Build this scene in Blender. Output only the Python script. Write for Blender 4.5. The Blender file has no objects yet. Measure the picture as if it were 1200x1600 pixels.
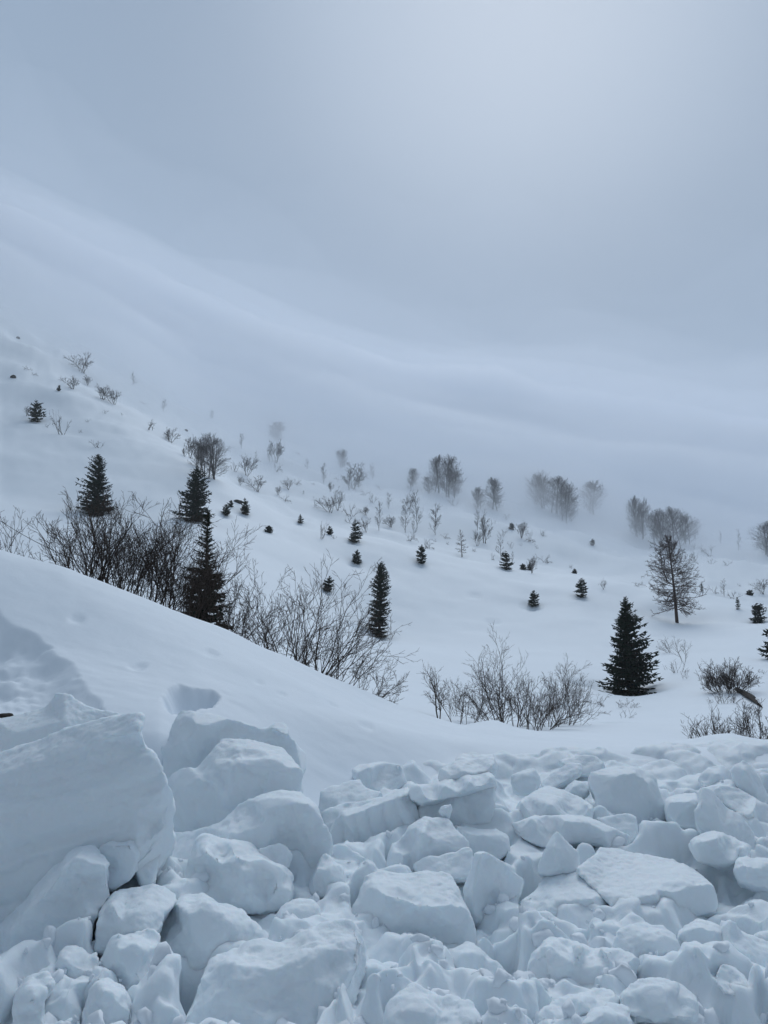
import bpy, bmesh, math, random
import numpy as np
from mathutils import Vector, Matrix
from mathutils.geometry import delaunay_2d_cdt

R = math.radians
sc = bpy.context.scene
col = sc.collection

# ------------------------------------------------------------------ camera, sky, sun, exposure
CAM_H = 1.6
FOC = 1164.0                      # focal length in photograph pixels (1200 x 1600)
PITCH = math.atan(150 / FOC)      # looking slightly up the slope
cd = bpy.data.cameras.new('camera')
cd.sensor_fit = 'VERTICAL'
cd.angle_y = 2 * math.atan(800 / FOC)
cd.clip_start = 0.05
cd.clip_end = 6000
cam = bpy.data.objects.new('camera', cd)
cam.location = (0, 0, CAM_H)
cam.rotation_euler = (math.pi / 2 + PITCH, 0, 0)
col.objects.link(cam)
sc.camera = cam

SUN_EL, SUN_AZ = R(44), R(12)     # veiled sun: ahead, a little to the right
SUN_DIR = Vector((math.sin(SUN_AZ) * math.cos(SUN_EL), math.cos(SUN_AZ) * math.cos(SUN_EL), math.sin(SUN_EL)))

world = bpy.data.worlds.new('World')
sc.world = world
world.use_nodes = True
nt = world.node_tree
nt.nodes.clear()
N = nt.nodes.new
out = N('ShaderNodeOutputWorld')
sky = N('ShaderNodeTexSky')
sky.sky_type = 'NISHITA'
sky.sun_disc = False
sky.sun_elevation = SUN_EL
sky.sun_rotation = SUN_AZ
sky.dust_density = 4.0
bg_sky = N('ShaderNodeBackground')
bg_sky.inputs['Strength'].default_value = 0.05
nt.links.new(sky.outputs[0], bg_sky.inputs['Color'])
# overcast layer: thick cloud, brighter towards the hidden sun
tc = N('ShaderNodeTexCoord')
dot = N('ShaderNodeVectorMath'); dot.operation = 'DOT_PRODUCT'
dot.inputs[1].default_value = SUN_DIR
nt.links.new(tc.outputs['Generated'], dot.inputs[0])
mr = N('ShaderNodeMapRange')
mr.inputs['From Min'].default_value = -1.0
mr.inputs['From Max'].default_value = 1.0
nt.links.new(dot.outputs['Value'], mr.inputs['Value'])
ramp = N('ShaderNodeValToRGB')
cr = ramp.color_ramp
cr.interpolation = 'B_SPLINE'
cr.elements[0].position = 0.0; cr.elements[0].color = (0.235, 0.275, 0.320, 1)
cr.elements[1].position = 1.0; cr.elements[1].color = (0.44, 0.55, 0.70, 1)
e = cr.elements.new(0.5); e.color = (0.215, 0.265, 0.325, 1)
e = cr.elements.new(0.84); e.color = (0.268, 0.375, 0.525, 1)
e = cr.elements.new(0.93); e.color = (0.258, 0.362, 0.508, 1)
e = cr.elements.new(0.972); e.color = (0.210, 0.300, 0.432, 1)
nt.links.new(mr.outputs[0], ramp.inputs[0])
cl = N('ShaderNodeTexNoise'); cl.inputs['Scale'].default_value = 1.6; cl.inputs['Detail'].default_value = 2.5
nt.links.new(tc.outputs['Generated'], cl.inputs['Vector'])
clr = N('ShaderNodeMapRange')
clr.inputs['From Min'].default_value = 0.3; clr.inputs['From Max'].default_value = 0.7
clr.inputs['To Min'].default_value = 0.97; clr.inputs['To Max'].default_value = 1.03
nt.links.new(cl.outputs[0], clr.inputs['Value'])
bg_cl = N('ShaderNodeBackground')
nt.links.new(ramp.outputs[0], bg_cl.inputs['Color'])
nt.links.new(clr.outputs[0], bg_cl.inputs['Strength'])
mixw = N('ShaderNodeMixShader'); mixw.inputs[0].default_value = 0.94
nt.links.new(bg_sky.outputs[0], mixw.inputs[1])
nt.links.new(bg_cl.outputs[0], mixw.inputs[2])
nt.links.new(mixw.outputs[0], out.inputs['Surface'])

sd = bpy.data.lights.new('sun', 'SUN')
sd.energy = 1.45
sd.angle = R(40)
sd.color = (0.94, 0.975, 1.0)
sun = bpy.data.objects.new('sun', sd)
sun.rotation_euler = (-SUN_DIR).to_track_quat('-Z', 'Y').to_euler()
col.objects.link(sun)

sc.view_settings.view_transform = 'Standard'
sc.view_settings.look = 'None'
sc.view_settings.exposure = 0.0
sc.view_settings.gamma = 1.0
sc.view_settings.use_curve_mapping = False
sc.cycles.max_bounces = 16
sc.cycles.diffuse_bounces = 5
sc.cycles.volume_bounces = 14
sc.cycles.use_denoising = True

# ------------------------------------------------------------------ geometry of sight lines
CP, SP = math.cos(PITCH), math.sin(PITCH)
CAMV = Vector((0, 0, CAM_H))


def sight(px, py):
    """bearing u = x/y and slope e = (z - camera height)/y of the sight line through a photograph pixel"""
    xc = (px - 600) / FOC
    yc = (800 - py) / FOC
    f = CP - SP * yc
    return xc / f, (SP + CP * yc) / f


def at(px, py, y):
    u, e_ = sight(px, py)
    return Vector((u * y, y, CAM_H + e_ * y))


# ------------------------------------------------------------------ noise (vectorised)
def _hash(ix, iy, iz, seed):
    n = (ix.astype(np.int64) * 374761393 + iy.astype(np.int64) * 668265263 + iz.astype(np.int64) * 2147483647 + seed * 144269504) & 0xFFFFFFFF
    n = ((n ^ (n >> 13)) * 1274126177) & 0xFFFFFFFF
    n = ((n ^ (n >> 16)) * 2246822519) & 0xFFFFFFFF
    return ((n ^ (n >> 15)) & 0xFFFFFF) / float(0xFFFFFF)


def vnoise(p, seed=0):
    """value noise in -1..1 for an (n,3) array"""
    i = np.floor(p).astype(np.int64)
    f = p - i
    w = f * f * f * (f * (f * 6 - 15) + 10)
    r = 0
    for dx in (0, 1):
        wx = w[:, 0] if dx else 1 - w[:, 0]
        for dy in (0, 1):
            wy = w[:, 1] if dy else 1 - w[:, 1]
            for dz in (0, 1):
                wz = w[:, 2] if dz else 1 - w[:, 2]
                r = r + wx * wy * wz * _hash(i[:, 0] + dx, i[:, 1] + dy, i[:, 2] + dz, seed)
    return r * 2 - 1


def fbm(p, octaves=3, seed=0, gain=0.5):
    a, s, r = 1.0, 1.0, 0
    for k in range(octaves):
        r = r + a * vnoise(p * s + 17.3 * k, seed + k)
        a *= gain
        s *= 2.03
    return r


# ------------------------------------------------------------------ materials
def new_mat(name):
    m = bpy.data.materials.new(name)
    m.use_nodes = True
    b = m.node_tree.nodes['Principled BSDF']
    return m, m.node_tree, b


def snow_material(name, base, sss, bump_scale, bump_strength, dist):
    m, t, b = new_mat(name)
    b.inputs['Base Color'].default_value = (*base, 1)
    b.inputs['Roughness'].default_value = 0.62
    b.inputs['Specular IOR Level'].default_value = 0.18
    b.inputs['Subsurface Weight'].default_value = sss
    b.inputs['Subsurface Radius'].default_value = (0.50, 0.82, 1.0)
    b.inputs['Subsurface Scale'].default_value = 0.04
    g = t.nodes.new('ShaderNodeTexCoord')
    n1 = t.nodes.new('ShaderNodeTexNoise'); n1.inputs['Scale'].default_value = bump_scale
    n1.inputs['Detail'].default_value = 6; n1.inputs['Roughness'].default_value = 0.6
    t.links.new(g.outputs['Object'], n1.inputs['Vector'])
    bp = t.nodes.new('ShaderNodeBump'); bp.inputs['Strength'].default_value = bump_strength
    bp.inputs['Distance'].default_value = dist
    t.links.new(n1.outputs[0], bp.inputs['Height'])
    t.links.new(bp.outputs[0], b.inputs['Normal'])
    # faint variation of the snow itself (older, icier patches are a little bluer)
    n2 = t.nodes.new('ShaderNodeTexNoise'); n2.inputs['Scale'].default_value = 1.7; n2.inputs['Detail'].default_value = 3
    t.links.new(g.outputs['Object'], n2.inputs['Vector'])
    mx = t.nodes.new('ShaderNodeMix'); mx.data_type = 'RGBA'
    mx.inputs['A'].default_value = (*base, 1)
    mx.inputs['B'].default_value = (base[0] * 0.94, base[1] * 0.965, base[2] * 0.98, 1)
    t.links.new(n2.outputs[0], mx.inputs['Factor'])
    t.links.new(mx.outputs['Result'], b.inputs['Base Color'])
    return m


M_SNOW = snow_material('slope_snow', (0.82, 0.865, 0.91), 0.0, 3.0, 0.25, 0.03)
M_BLOCK = snow_material('block_snow', (0.822, 0.868, 0.897), 0.42, 38.0, 0.5, 0.009)
M_RUBBLE = snow_material('rubble_snow', (0.822, 0.868, 0.897), 0.42, 30.0, 0.4, 0.010)


M_CRUMB = snow_material('crumb_snow', (0.83, 0.865, 0.90), 0.0, 30.0, 0.4, 0.006)


def plain_mat(name, c1, c2, scale, rough=0.85, spec=0.15):
    m, t, b = new_mat(name)
    b.inputs['Roughness'].default_value = rough
    b.inputs['Specular IOR Level'].default_value = spec
    g = t.nodes.new('ShaderNodeTexCoord')
    n = t.nodes.new('ShaderNodeTexNoise'); n.inputs['Scale'].default_value = scale; n.inputs['Detail'].default_value = 4
    t.links.new(g.outputs['Object'], n.inputs['Vector'])
    mx = t.nodes.new('ShaderNodeMix'); mx.data_type = 'RGBA'
    mx.inputs['A'].default_value = (*c1, 1); mx.inputs['B'].default_value = (*c2, 1)
    t.links.new(n.outputs[0], mx.inputs['Factor'])
    t.links.new(mx.outputs['Result'], b.inputs['Base Color'])
    return m


M_NEEDLE = plain_mat('spruce_needles', (0.010, 0.018, 0.014), (0.028, 0.042, 0.028), 3.0, 0.95, 0.03)
M_TRUNK = plain_mat('spruce_bark', (0.035, 0.027, 0.022), (0.07, 0.055, 0.045), 9.0)
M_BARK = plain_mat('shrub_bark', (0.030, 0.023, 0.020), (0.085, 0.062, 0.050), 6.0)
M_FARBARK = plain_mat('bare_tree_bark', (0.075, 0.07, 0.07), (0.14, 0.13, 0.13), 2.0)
M_LARCH = plain_mat('larch_bark', (0.050, 0.034, 0.030), (0.095, 0.064, 0.055), 4.0)
M_ROCK = plain_mat('dark_rock', (0.035, 0.034, 0.034), (0.10, 0.095, 0.09), 7.0)
M_DARK = plain_mat('wet_dark_wood', (0.012, 0.011, 0.010), (0.045, 0.036, 0.028), 14.0)
M_CABLE = plain_mat('cable_sheath', (0.03, 0.03, 0.032), (0.05, 0.05, 0.05), 3.0)


# ------------------------------------------------------------------ object helpers
def mesh_obj(name, verts, faces, mat, parent=None, smooth=True):
    me = bpy.data.meshes.new(name)
    me.from_pydata(verts, [], faces)
    if smooth:
        me.polygons.foreach_set('use_smooth', np.ones(len(me.polygons), dtype=bool))
    me.materials.append(mat)
    o = bpy.data.objects.new(name, me)
    col.objects.link(o)
    if parent is not None:
        o.parent = parent
    return o


def tag(o, label=None, cat=None, group=None, kind=None):
    if label: o['label'] = label
    if cat: o['category'] = cat
    if group: o['group'] = group
    if kind: o['kind'] = kind
    return o


def empty(name, loc):
    o = bpy.data.objects.new(name, None)
    o.empty_display_size = 0.3
    o.location = loc
    col.objects.link(o)
    return o


def grid_mesh(name, X, Y, Z, mat):
    n, m = X.shape
    v = np.stack([X, Y, Z], -1).reshape(-1, 3)
    idx = np.arange(n * m).reshape(n, m)
    f = np.stack([idx[:-1, :-1], idx[1:, :-1], idx[1:, 1:], idx[:-1, 1:]], -1).reshape(-1, 4)
    me = bpy.data.meshes.new(name)
    me.vertices.add(len(v)); me.vertices.foreach_set('co', v.astype(np.float32).ravel())
    me.loops.add(f.size); me.loops.foreach_set('vertex_index', f.astype(np.int32).ravel())
    me.polygons.add(len(f)); me.polygons.foreach_set('loop_start', np.arange(0, f.size, 4, dtype=np.int32))
    me.update(calc_edges=True); me.validate()
    me.polygons.foreach_set('use_smooth', np.ones(len(f), dtype=bool))
    me.materials.append(mat)
    o = bpy.data.objects.new(name, me)
    col.objects.link(o)
    return o


# ------------------------------------------------------------------ terrain: hillside lofted through surveyed lines
LINES = [
    # (bearing pixel, height pixel, distance) along lines that cross the view, nearest first
    [(0, None, 0.3, -0.45), (1200, None, 0.3, -0.45)],
    [(0, None, 3.0, -0.50), (1200, None, 3.0, -0.50)],
    [(0, None, 5.6, -0.30), (500, None, 5.8, -0.40), (800, None, 6.4, -0.45), (1200, None, 6.4, -0.45)],
    [(-200, 1130, 6.6), (0, 1130, 6.6), (250, 1140, 6.8), (500, None, 7.0, -.22), (620, None, 7.5, -.30), (800, None, 7.9, -.32), (1000, None, 8.0, -.32), (1200, None, 8.0, -.32)],
    [(-200, 950, 8.2), (0, 985, 8.2), (150, 1020, 8.2), (300, 1052, 8.3), (450, 1090, 8.6), (600, 1125, 9.2), (700, 1150, 9.4), (800, 1166, 9.3), (1000, 1172, 9.2), (1200, 1170, 9.2)],
    [(-200, 800, 10.6), (0, 859, 10.6), (39, 870, 10.6), (102, 886, 10.6), (168, 910, 10.6), (240, 937, 10.7), (300, 961, 10.8), (360, 983, 11),
     (397, 1001, 11), (450, 1024, 11.2), (503, 1049, 11.3), (557, 1071, 11.5), (597, 1089, 11.8), (623, 1099, 12), (673, 1115, 12.6), (723, 1131, 13.2),
     (773, 1122, 14), (807, 1136, 14), (857, 1146, 13.6), (907, 1148, 13), (1000, 1154, 12), (1070, 1160, 10.6), (1100, 1154, 10.4), (1140, 1151, 10.4), (1200, 1158, 10.4)],
    [(-200, 930, 14.5), (0, 960, 14.5), (168, 985, 14.5), (300, 1010, 14.5), (450, 1060, 15), (600, 1112, 16), (700, 1132, 17), (800, 1140, 18), (900, 1138, 18), (1000, 1142, 17), (1200, 1158, 15)],
    [(-200, 870, 36), (0, 880, 36), (168, 915, 36), (300, 945, 34), (450, 1000, 34), (600, 1052, 32), (700, 1085, 31), (800, 1094, 31), (900, 1098, 33), (985, 1086, 38), (1100, 1088, 33), (1200, 1080, 33)],
    [(-200, 700, 75), (0, 770, 75), (150, 800, 72), (305, 812, 70), (450, 900, 60), (593, 990, 58), (700, 1002, 58), (850, 1012, 58), (1000, 1012, 58), (1200, 1004, 56)],
    [(-200, 620, 92), (0, 700, 92), (150, 740, 88), (305, 775, 84), (450, 850, 78), (593, 902, 76), (700, 928, 76), (833, 950, 75), (910, 940, 77), (1058, 970, 76), (1200, 968, 72)],
    [(-200, 560, 112), (0, 640, 112), (100, 660, 110), (200, 685, 106), (283, 713, 102), (353, 755, 98), (400, 785, 97), (450, 812, 96), (520, 830, 95), (600, 845, 95),
     (700, 868, 95), (760, 880, 95), (840, 898, 95), (940, 908, 95), (1000, 915, 95), (1040, 912, 95), (1090, 922, 95), (1130, 932, 94), (1200, 945, 92)],
    [(-200, 510, 126), (0, 600, 126), (100, 625, 124), (200, 662, 120), (283, 705, 115), (353, 757, 112), (400, 787, 111), (450, 815, 110), (520, 836, 110), (600, 851, 110),
     (700, 872, 110), (840, 900, 110), (1000, 917, 110), (1200, 946, 108)],
    [(-200, 440, 150), (0, 535, 150), (100, 580, 150), (200, 628, 150), (300, 688, 146), (400, 745, 145), (500, 778, 145), (600, 802, 145), (700, 818, 145), (800, 840, 145), (900, 862, 145), (1000, 880, 145), (1200, 893, 145)],
    [(-200, 400, 200), (0, 482, 200), (100, 530, 200), (200, 580, 200), (300, 640, 200), (400, 690, 200), (500, 722, 200), (600, 742, 200), (700, 760, 200), (800, 785, 200), (900, 808, 200), (1000, 836, 200), (1200, 858, 200)],
    [(-200, 360, 300), (0, 430, 300), (300, 585, 300), (600, 672, 300), (900, 724, 300), (1200, 775, 300)],
    [(-200, 330, 450), (0, 390, 450), (300, 520, 450), (600, 610, 450), (900, 655, 450), (1200, 700, 450)],
    [(-200, None, 760, 205), (0, None, 760, 200), (600, None, 760, 155), (1200, None, 760, 130)],
]


def pchip(xk, yk, xq):
    """monotone cubic per column; xk, yk (K, C), xq (Q,) -> (Q, C)"""
    K, C = xk.shape
    h = np.diff(xk, axis=0); d = np.diff(yk, axis=0) / h
    m = np.zeros_like(yk)
    m[0] = d[0]; m[-1] = d[-1]
    for k in range(1, K - 1):
        w1 = 2 * h[k] + h[k - 1]; w2 = h[k] + 2 * h[k - 1]
        same = d[k - 1] * d[k] > 0
        den = np.where(same, w1 / np.where(same, d[k - 1], 1) + w2 / np.where(same, d[k], 1), 1)
        m[k] = np.where(same, (w1 + w2) / den, 0)
    res = np.zeros((len(xq), C))
    for c in range(C):
        i = np.clip(np.searchsorted(xk[:, c], xq) - 1, 0, K - 2)
        hh = h[i, c]; t = np.clip((xq - xk[i, c]) / hh, 0, 1)
        y0, y1, m0, m1 = yk[i, c], yk[i + 1, c], m[i, c], m[i + 1, c]
        res[:, c] = (2 * t**3 - 3 * t**2 + 1) * y0 + (t**3 - 2 * t**2 + t) * hh * m0 + (-2 * t**3 + 3 * t**2) * y1 + (t**3 - t**2) * hh * m1
    return res


U_IN = np.linspace(-0.66, 0.66, 360)
side = 0.66 + (np.linspace(0, 1, 40)[1:] ** 2.2) * 7.4
U = np.concatenate([-side[::-1], U_IN, side])
YS = np.concatenate([np.geomspace(0.3, 5.5, 40)[:-1], np.geomspace(5.5, 8.6, 150)[:-1], np.geomspace(8.6, 16, 90)[:-1], np.geomspace(16, 130, 170)[:-1], np.geomspace(130, 760, 70)])
YK, ZK = [], []
for line in LINES:
    us, ys, zs = [], [], []
    for p in line:
        if p[1] is None:
            us.append((p[0] - 600) / FOC); ys.append(p[2]); zs.append(p[3])
        else:
            u_, e_ = sight(p[0], p[1])
            us.append(u_); ys.append(p[2]); zs.append(CAM_H + e_ * p[2])
    fine = np.interp(U, us, ys), np.interp(U, us, zs)
    k = np.array([1, 2, 3, 2, 1]) / 9.0                     # slight smoothing along the line
    sm = []
    for a in fine:
        b_ = np.convolve(np.pad(a, 2, mode='edge'), k, mode='valid')
        sm.append(b_)
    YK.append(sm[0]); ZK.append(sm[1])
YK, ZK = np.array(YK), np.array(ZK)
ZG = pchip(YK, ZK, YS)                                      # (Q, C)
XG = np.clip(U[None, :] * YS[:, None], -1250, 1250)
YG = np.repeat(YS[:, None], len(U), 1)

# relief: wind-packed undulation that grows with distance, softly carved hollows in the near bank
P = np.stack([XG.ravel(), YG.ravel(), np.zeros(XG.size)], -1)
amp_far = np.interp(YS, [0.3, 9, 14, 40, 90, 200, 700], [0.0, 0.02, 0.05, 0.20, 0.40, 1.4, 3.0])[:, None]
ZG = ZG + amp_far * (fbm(P / 9.0, 4, 11).reshape(XG.shape) * 0.85 + fbm(P * np.array([1 / 26.0, 1 / 15.0, 1]), 2, 21).reshape(XG.shape) * 0.6)
ZG = ZG + 0.016 * np.interp(YS, [5, 7, 12, 20], [0, 1, 1, 0])[:, None] * fbm(P * np.array([0.9, 1.6, 1]), 4, 31).reshape(XG.shape)


def ground(u, y):
    """height of the hillside at bearing u and distance y"""
    j = np.clip(np.searchsorted(U, u) - 1, 0, len(U) - 2)
    i = np.clip(np.searchsorted(YS, y) - 1, 0, len(YS) - 2)
    a = (u - U[j]) / (U[j + 1] - U[j]); b = (y - YS[i]) / (YS[i + 1] - YS[i])
    return float((ZG[i, j] * (1 - a) + ZG[i, j + 1] * a) * (1 - b) + (ZG[i + 1, j] * (1 - a) + ZG[i + 1, j + 1] * a) * b)


def foot(px, py, ymin=12.0):
    """where the sight line through a pixel first meets the hillside beyond ymin"""
    u, e_ = sight(px, py)
    j = np.clip(np.searchsorted(U, u) - 1, 0, len(U) - 2)
    a = (u - U[j]) / (U[j + 1] - U[j])
    zc = ZG[:, j] * (1 - a) + ZG[:, j + 1] * a
    ang = (zc - CAM_H) / YS
    ok = np.where((YS > ymin) & (ang >= e_))[0]
    if len(ok) == 0:
        y = 320.0
    else:
        i = ok[0]
        if i > 0 and ang[i - 1] < e_ and YS[i - 1] > ymin:
            t = (e_ - ang[i - 1]) / max(1e-9, ang[i] - ang[i - 1])
            y = YS[i - 1] + t * (YS[i] - YS[i - 1])
        else:
            y = YS[i]
    return Vector((u * y, y, ground(u, y)))


def carve(px, py, y, rx, ry, depth, rough=0.3, sharp=2.0):
    c = at(px, py, y)
    r0, r1 = np.searchsorted(YS, y - 2 * ry), np.searchsorted(YS, y + 2 * ry) + 1
    x_, y_ = XG[r0:r1], YG[r0:r1]
    q = np.stack([x_.ravel(), y_.ravel(), 0 * x_.ravel()], -1)
    n = fbm(q * 2.4 / max(rx, 0.3), 4, int(px) + 7).reshape(x_.shape)
    d = np.sqrt(((x_ - c.x) / rx) ** 2 + ((y_ - y) / ry) ** 2) + rough * n * 0.5
    w = np.clip(np.clip(1 - d, 0, 1) * sharp, 0, 1)
    w = w * w * (3 - 2 * w)
    ZG[r0:r1] -= w * depth * (1 + 0.22 * fbm(q * 3.0, 3, int(px) + 17).reshape(x_.shape))


def hollow(poly, depth, wall, seed, ragged=0.10):
    """dig out the snow inside an outline on the bank, with a sloping lumpy wall"""
    global ZG
    pts = []
    for px, py in poly:
        u, e_ = sight(px, py)
        zc = np.array([np.interp(u, U, ZG[i]) for i in range(len(YS))])
        k = np.where((YS > 5.7) & ((zc - CAM_H) / YS >= e_))[0]
        y = YS[k[0]] if len(k) else 6.0
        pts.append((u * y, y))
    pts = np.array(pts)
    r0, r1 = np.searchsorted(YS, 5.6), np.searchsorted(YS, 10.5)
    x, y = XG[r0:r1], YG[r0:r1]
    q3 = np.stack([x.ravel(), y.ravel(), 0 * x.ravel()], -1)
    wx = x + ragged * fbm(q3 * 2.6, 3, seed).reshape(x.shape); wy = y + ragged * fbm(q3 * 2.6 + 9, 3, seed + 3).reshape(x.shape)
    ins = np.zeros(x.shape, bool); dist = np.full(x.shape, 9.0)
    for (x0, y0), (x1, y1) in zip(pts, np.roll(pts, -1, 0)):
        c_ = ((y0 > wy) != (y1 > wy)) & (wx < (x1 - x0) * (wy - y0) / (y1 - y0 + 1e-9) + x0)
        ins ^= c_
        L2_ = (x1 - x0) ** 2 + (y1 - y0) ** 2 + 1e-9
        t = np.clip(((wx - x0) * (x1 - x0) + (wy - y0) * (y1 - y0)) / L2_, 0, 1)
        dist = np.minimum(dist, np.hypot(wx - x0 - t * (x1 - x0), wy - y0 - t * (y1 - y0)))
    w = np.clip(np.where(ins, dist, 0) / wall, 0, 1)
    w = w ** 0.8
    ZG[r0:r1] -= depth * w * (1 + 0.25 * fbm(q3 * 3.2, 4, seed + 7).reshape(x.shape))


hollow([(-260, 900), (-60, 930), (0, 946), (60, 990), (110, 1040), (152, 1108), (160, 1135), (-260, 1135)], 0.45, 1.2, 201)
hollow([(254, 1090), (268, 1074), (300, 1070), (332, 1076), (346, 1092), (338, 1112), (268, 1112)], 0.24, 0.16, 211, 0.10)
for px, py, y, r_, d_ in [(215, 1046, 8.2, .10, .03), (440, 1098, 8.8, .07, .025), (330, 1010, 9.2, .12, .03), (405, 1066, 8.9, .06, .02), (520, 1120, 9.2, .08, .03), (120, 985, 8.9, .10, .03), (572, 1150, 8.8, .10, .03)]:
    carve(px, py, y, r_, r_ * 1.6, d_, 0.5, 1.3)
for px, py, y, r_, d_ in [(741, 927, 76.5, 0.9, 0.25), (770, 960, 68, 1.0, 0.3), (593, 994, 58, 1.9, 0.35), (985, 1086, 39, 2.4, 0.3), (1058, 972, 76, 4.5, 0.35), (925, 1075, 41, 1.6, 0.45)]:
    carve(px, py, y, r_, r_ * 1.2, d_, 0.2, 1.3)

for px, py in [(55, 658), (555, 846), (556, 880), (659, 880), (791, 889), (834, 947), (909, 932), (1184, 972), (382, 803), (353, 805), (469, 817), (150, 803), (305, 813), (722, 870), (512, 923)]:
    q_ = foot(px, py, 40)
    carve(px - 4, py, q_.y - 0.4, 1.5, 1.6, 0.38, 0.3, 1.2)
for px, py, y in [(685, 1116, 19), (730, 1128, 18.5), (795, 1128, 20), (822, 1146, 18), (857, 1128, 20), (893, 1098, 24), (1140, 1082, 24), (962, 1104, 22)]:
    carve(px - 6, py, y - 0.2, 0.7, 0.8, 0.16, 0.5, 1.2)

hill = grid_mesh('snowy_hillside', XG, YG, ZG, M_SNOW)
tag(hill, kind='structure')


# snow-covered road behind and beside the viewer
bx = np.linspace(-60, 60, 61); by = np.linspace(-60, 0.32, 31)
BX, BY = np.meshgrid(bx, by)
BZ = -0.47 + 0.05 * fbm(np.stack([BX.ravel() / 3, BY.ravel() / 3, 0 * BX.ravel()], -1), 2, 5).reshape(BX.shape)
tag(grid_mesh('snowy_road', BX, BY, BZ, M_SNOW), kind='structure')

# ------------------------------------------------------------------ ploughed rubble field (uncountable crumbs between the blocks)
ru = np.concatenate([np.linspace(-1.3, -0.62, 40)[:-1], np.linspace(-0.62, 0.62, 520), np.linspace(0.62, 1.3, 40)[1:]])
ry = np.geomspace(2.1, 10.8, 420)
RY = np.repeat(ry[:, None], len(ru), 1)
RX = ru[None, :] * RY


def rubble_layer(X, Yv, cell, height, slope, steep, seed):
    gx, gy = X / cell, Yv / cell
    ix, iy = np.floor(gx).astype(np.int64), np.floor(gy).astype(np.int64)
    z0 = np.zeros_like(ix)
    best = np.full(X.shape, -9.0)
    for dx in (-1, 0, 1):
        for dy in (-1, 0, 1):
            cx, cy = ix + dx, iy + dy
            h = lambda k: _hash(cx, cy, z0 + k, seed)
            px, py = cx + 0.1 + 0.8 * h(1), cy + 0.1 + 0.8 * h(2)
            ddx, ddy = gx - px, gy - py
            ang = h(3) * np.pi
            ax = ddx * np.cos(ang) + ddy * np.sin(ang); ay = -ddx * np.sin(ang) + ddy * np.cos(ang)
            asp = 0.65 + 0.7 * h(4)
            r = (np.abs(ax * asp) ** 3.2 + np.abs(ay / asp) ** 3.2) ** (1 / 3.2)
            rad = 0.25 + 0.35 * h(5)
            top = height * (0.15 + 0.85 * h(6)) + slope * cell * ((h(7) - 0.5) * ddx + (h(8) - 0.5) * ddy) * 2
            v = top - steep * cell * np.maximum(0, r - rad)
            best = np.maximum(best, v)
    return np.maximum(best, -0.2 * height)


PR = np.stack([RX.ravel(), RY.ravel(), np.zeros(RX.size)], -1)
warp = 0.10 * fbm(PR * 2.2, 3, 41).reshape(RX.shape)
warp2 = 0.10 * fbm(PR * 2.2 + 50, 3, 42).reshape(RX.shape)
WX, WY = RX + warp, RY + warp2
patch = np.clip(0.5 + 0.9 * fbm(PR * 0.9, 2, 43).reshape(RX.shape), 0, 1)
L1 = rubble_layer(WX, WY, 0.55, 0.20, 0.30, 2.2, 1)
L2 = rubble_layer(WX + 3, WY, 0.26, 0.11, 0.40, 2.4, 2)
L3 = rubble_layer(WX + 0.3 * warp2, WY + 5, 0.12, 0.060, 0.5, 2.4, 3)
L4 = rubble_layer(RX + 0.5 * warp, RY + 0.5 * warp2, 0.050, 0.026, 0.5, 2.2, 4)
rough_side = np.clip((ru + 0.12) / 0.25, 0.3, 1)[None, :]
RZ = L1 + L2 * (0.6 + 0.4 * patch) + (L3 + L4) * (0.30 + 0.70 * patch) * rough_side
RZ = RZ + 0.010 * fbm(PR * 9, 3, 47).reshape(RX.shape)


def blur(Z, n):
    for _ in range(n):
        Z = np.pad(Z, 1, mode='edge')
        Z = (Z[:-2, 1:-1] + Z[2:, 1:-1] + Z[1:-1, :-2] + Z[1:-1, 2:] + 2 * Z[1:-1, 1:-1]) / 6
    return Z


RZ = blur(RZ, 2) * np.interp(ry, [6.2, 9.4], [1.0, 0.38])[:, None]
# base level of the debris, and its far edge sinking into the bank / the snowfield
uu = np.clip(ru, -0.7, 0.7)
far_edge = np.interp(uu, [-0.6, -0.3, -0.1, 0.0, 0.1, 0.3, 0.42, 0.7], [5.6, 6.2, 7.2, 8.4, 9.4, 9.7, 10.5, 10.6])[None, :]
base = np.interp(ry, [2.1, 3.2, 4.5, 6.0, 8.0, 10.0], [-0.24, -0.22, -0.24, -0.26, -0.28, -0.28])[:, None]
gz = np.stack([np.interp(ru, U, ZG[np.searchsorted(YS, y)]) for y in ry])
edge = np.clip((far_edge - RY) / 0.9, 0, 1)
edge = edge * edge * (3 - 2 * edge)
zr = np.maximum(base, gz - 0.02) + RZ + np.interp(ru, [-0.15, 0.05], [0.14, 0.0])[None, :] * np.interp(ry, [2.6, 3.4, 5.5, 6.5], [0, 1, 1, 0])[:, None]
RZZ = np.where(edge < 1, (zr) * edge + (gz + RZ * 0.55 - 0.06 - 0.25 * (1 - edge)) * (1 - edge), zr)
# ------------------------------------------------------------------ snow blocks: each a closed solid with its own facets
ZONES = dict(A=(0, 1060, 4), B=(230, 1080, 4), C=(480, 1130, 3.75), D=(780, 1130, 2.857), E=(0, 1270, 4), F=(260, 1280, 3.75), G=(540, 1310, 3.75), H=(820, 1310, 3.158))
FOOTPRINTS = []


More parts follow.
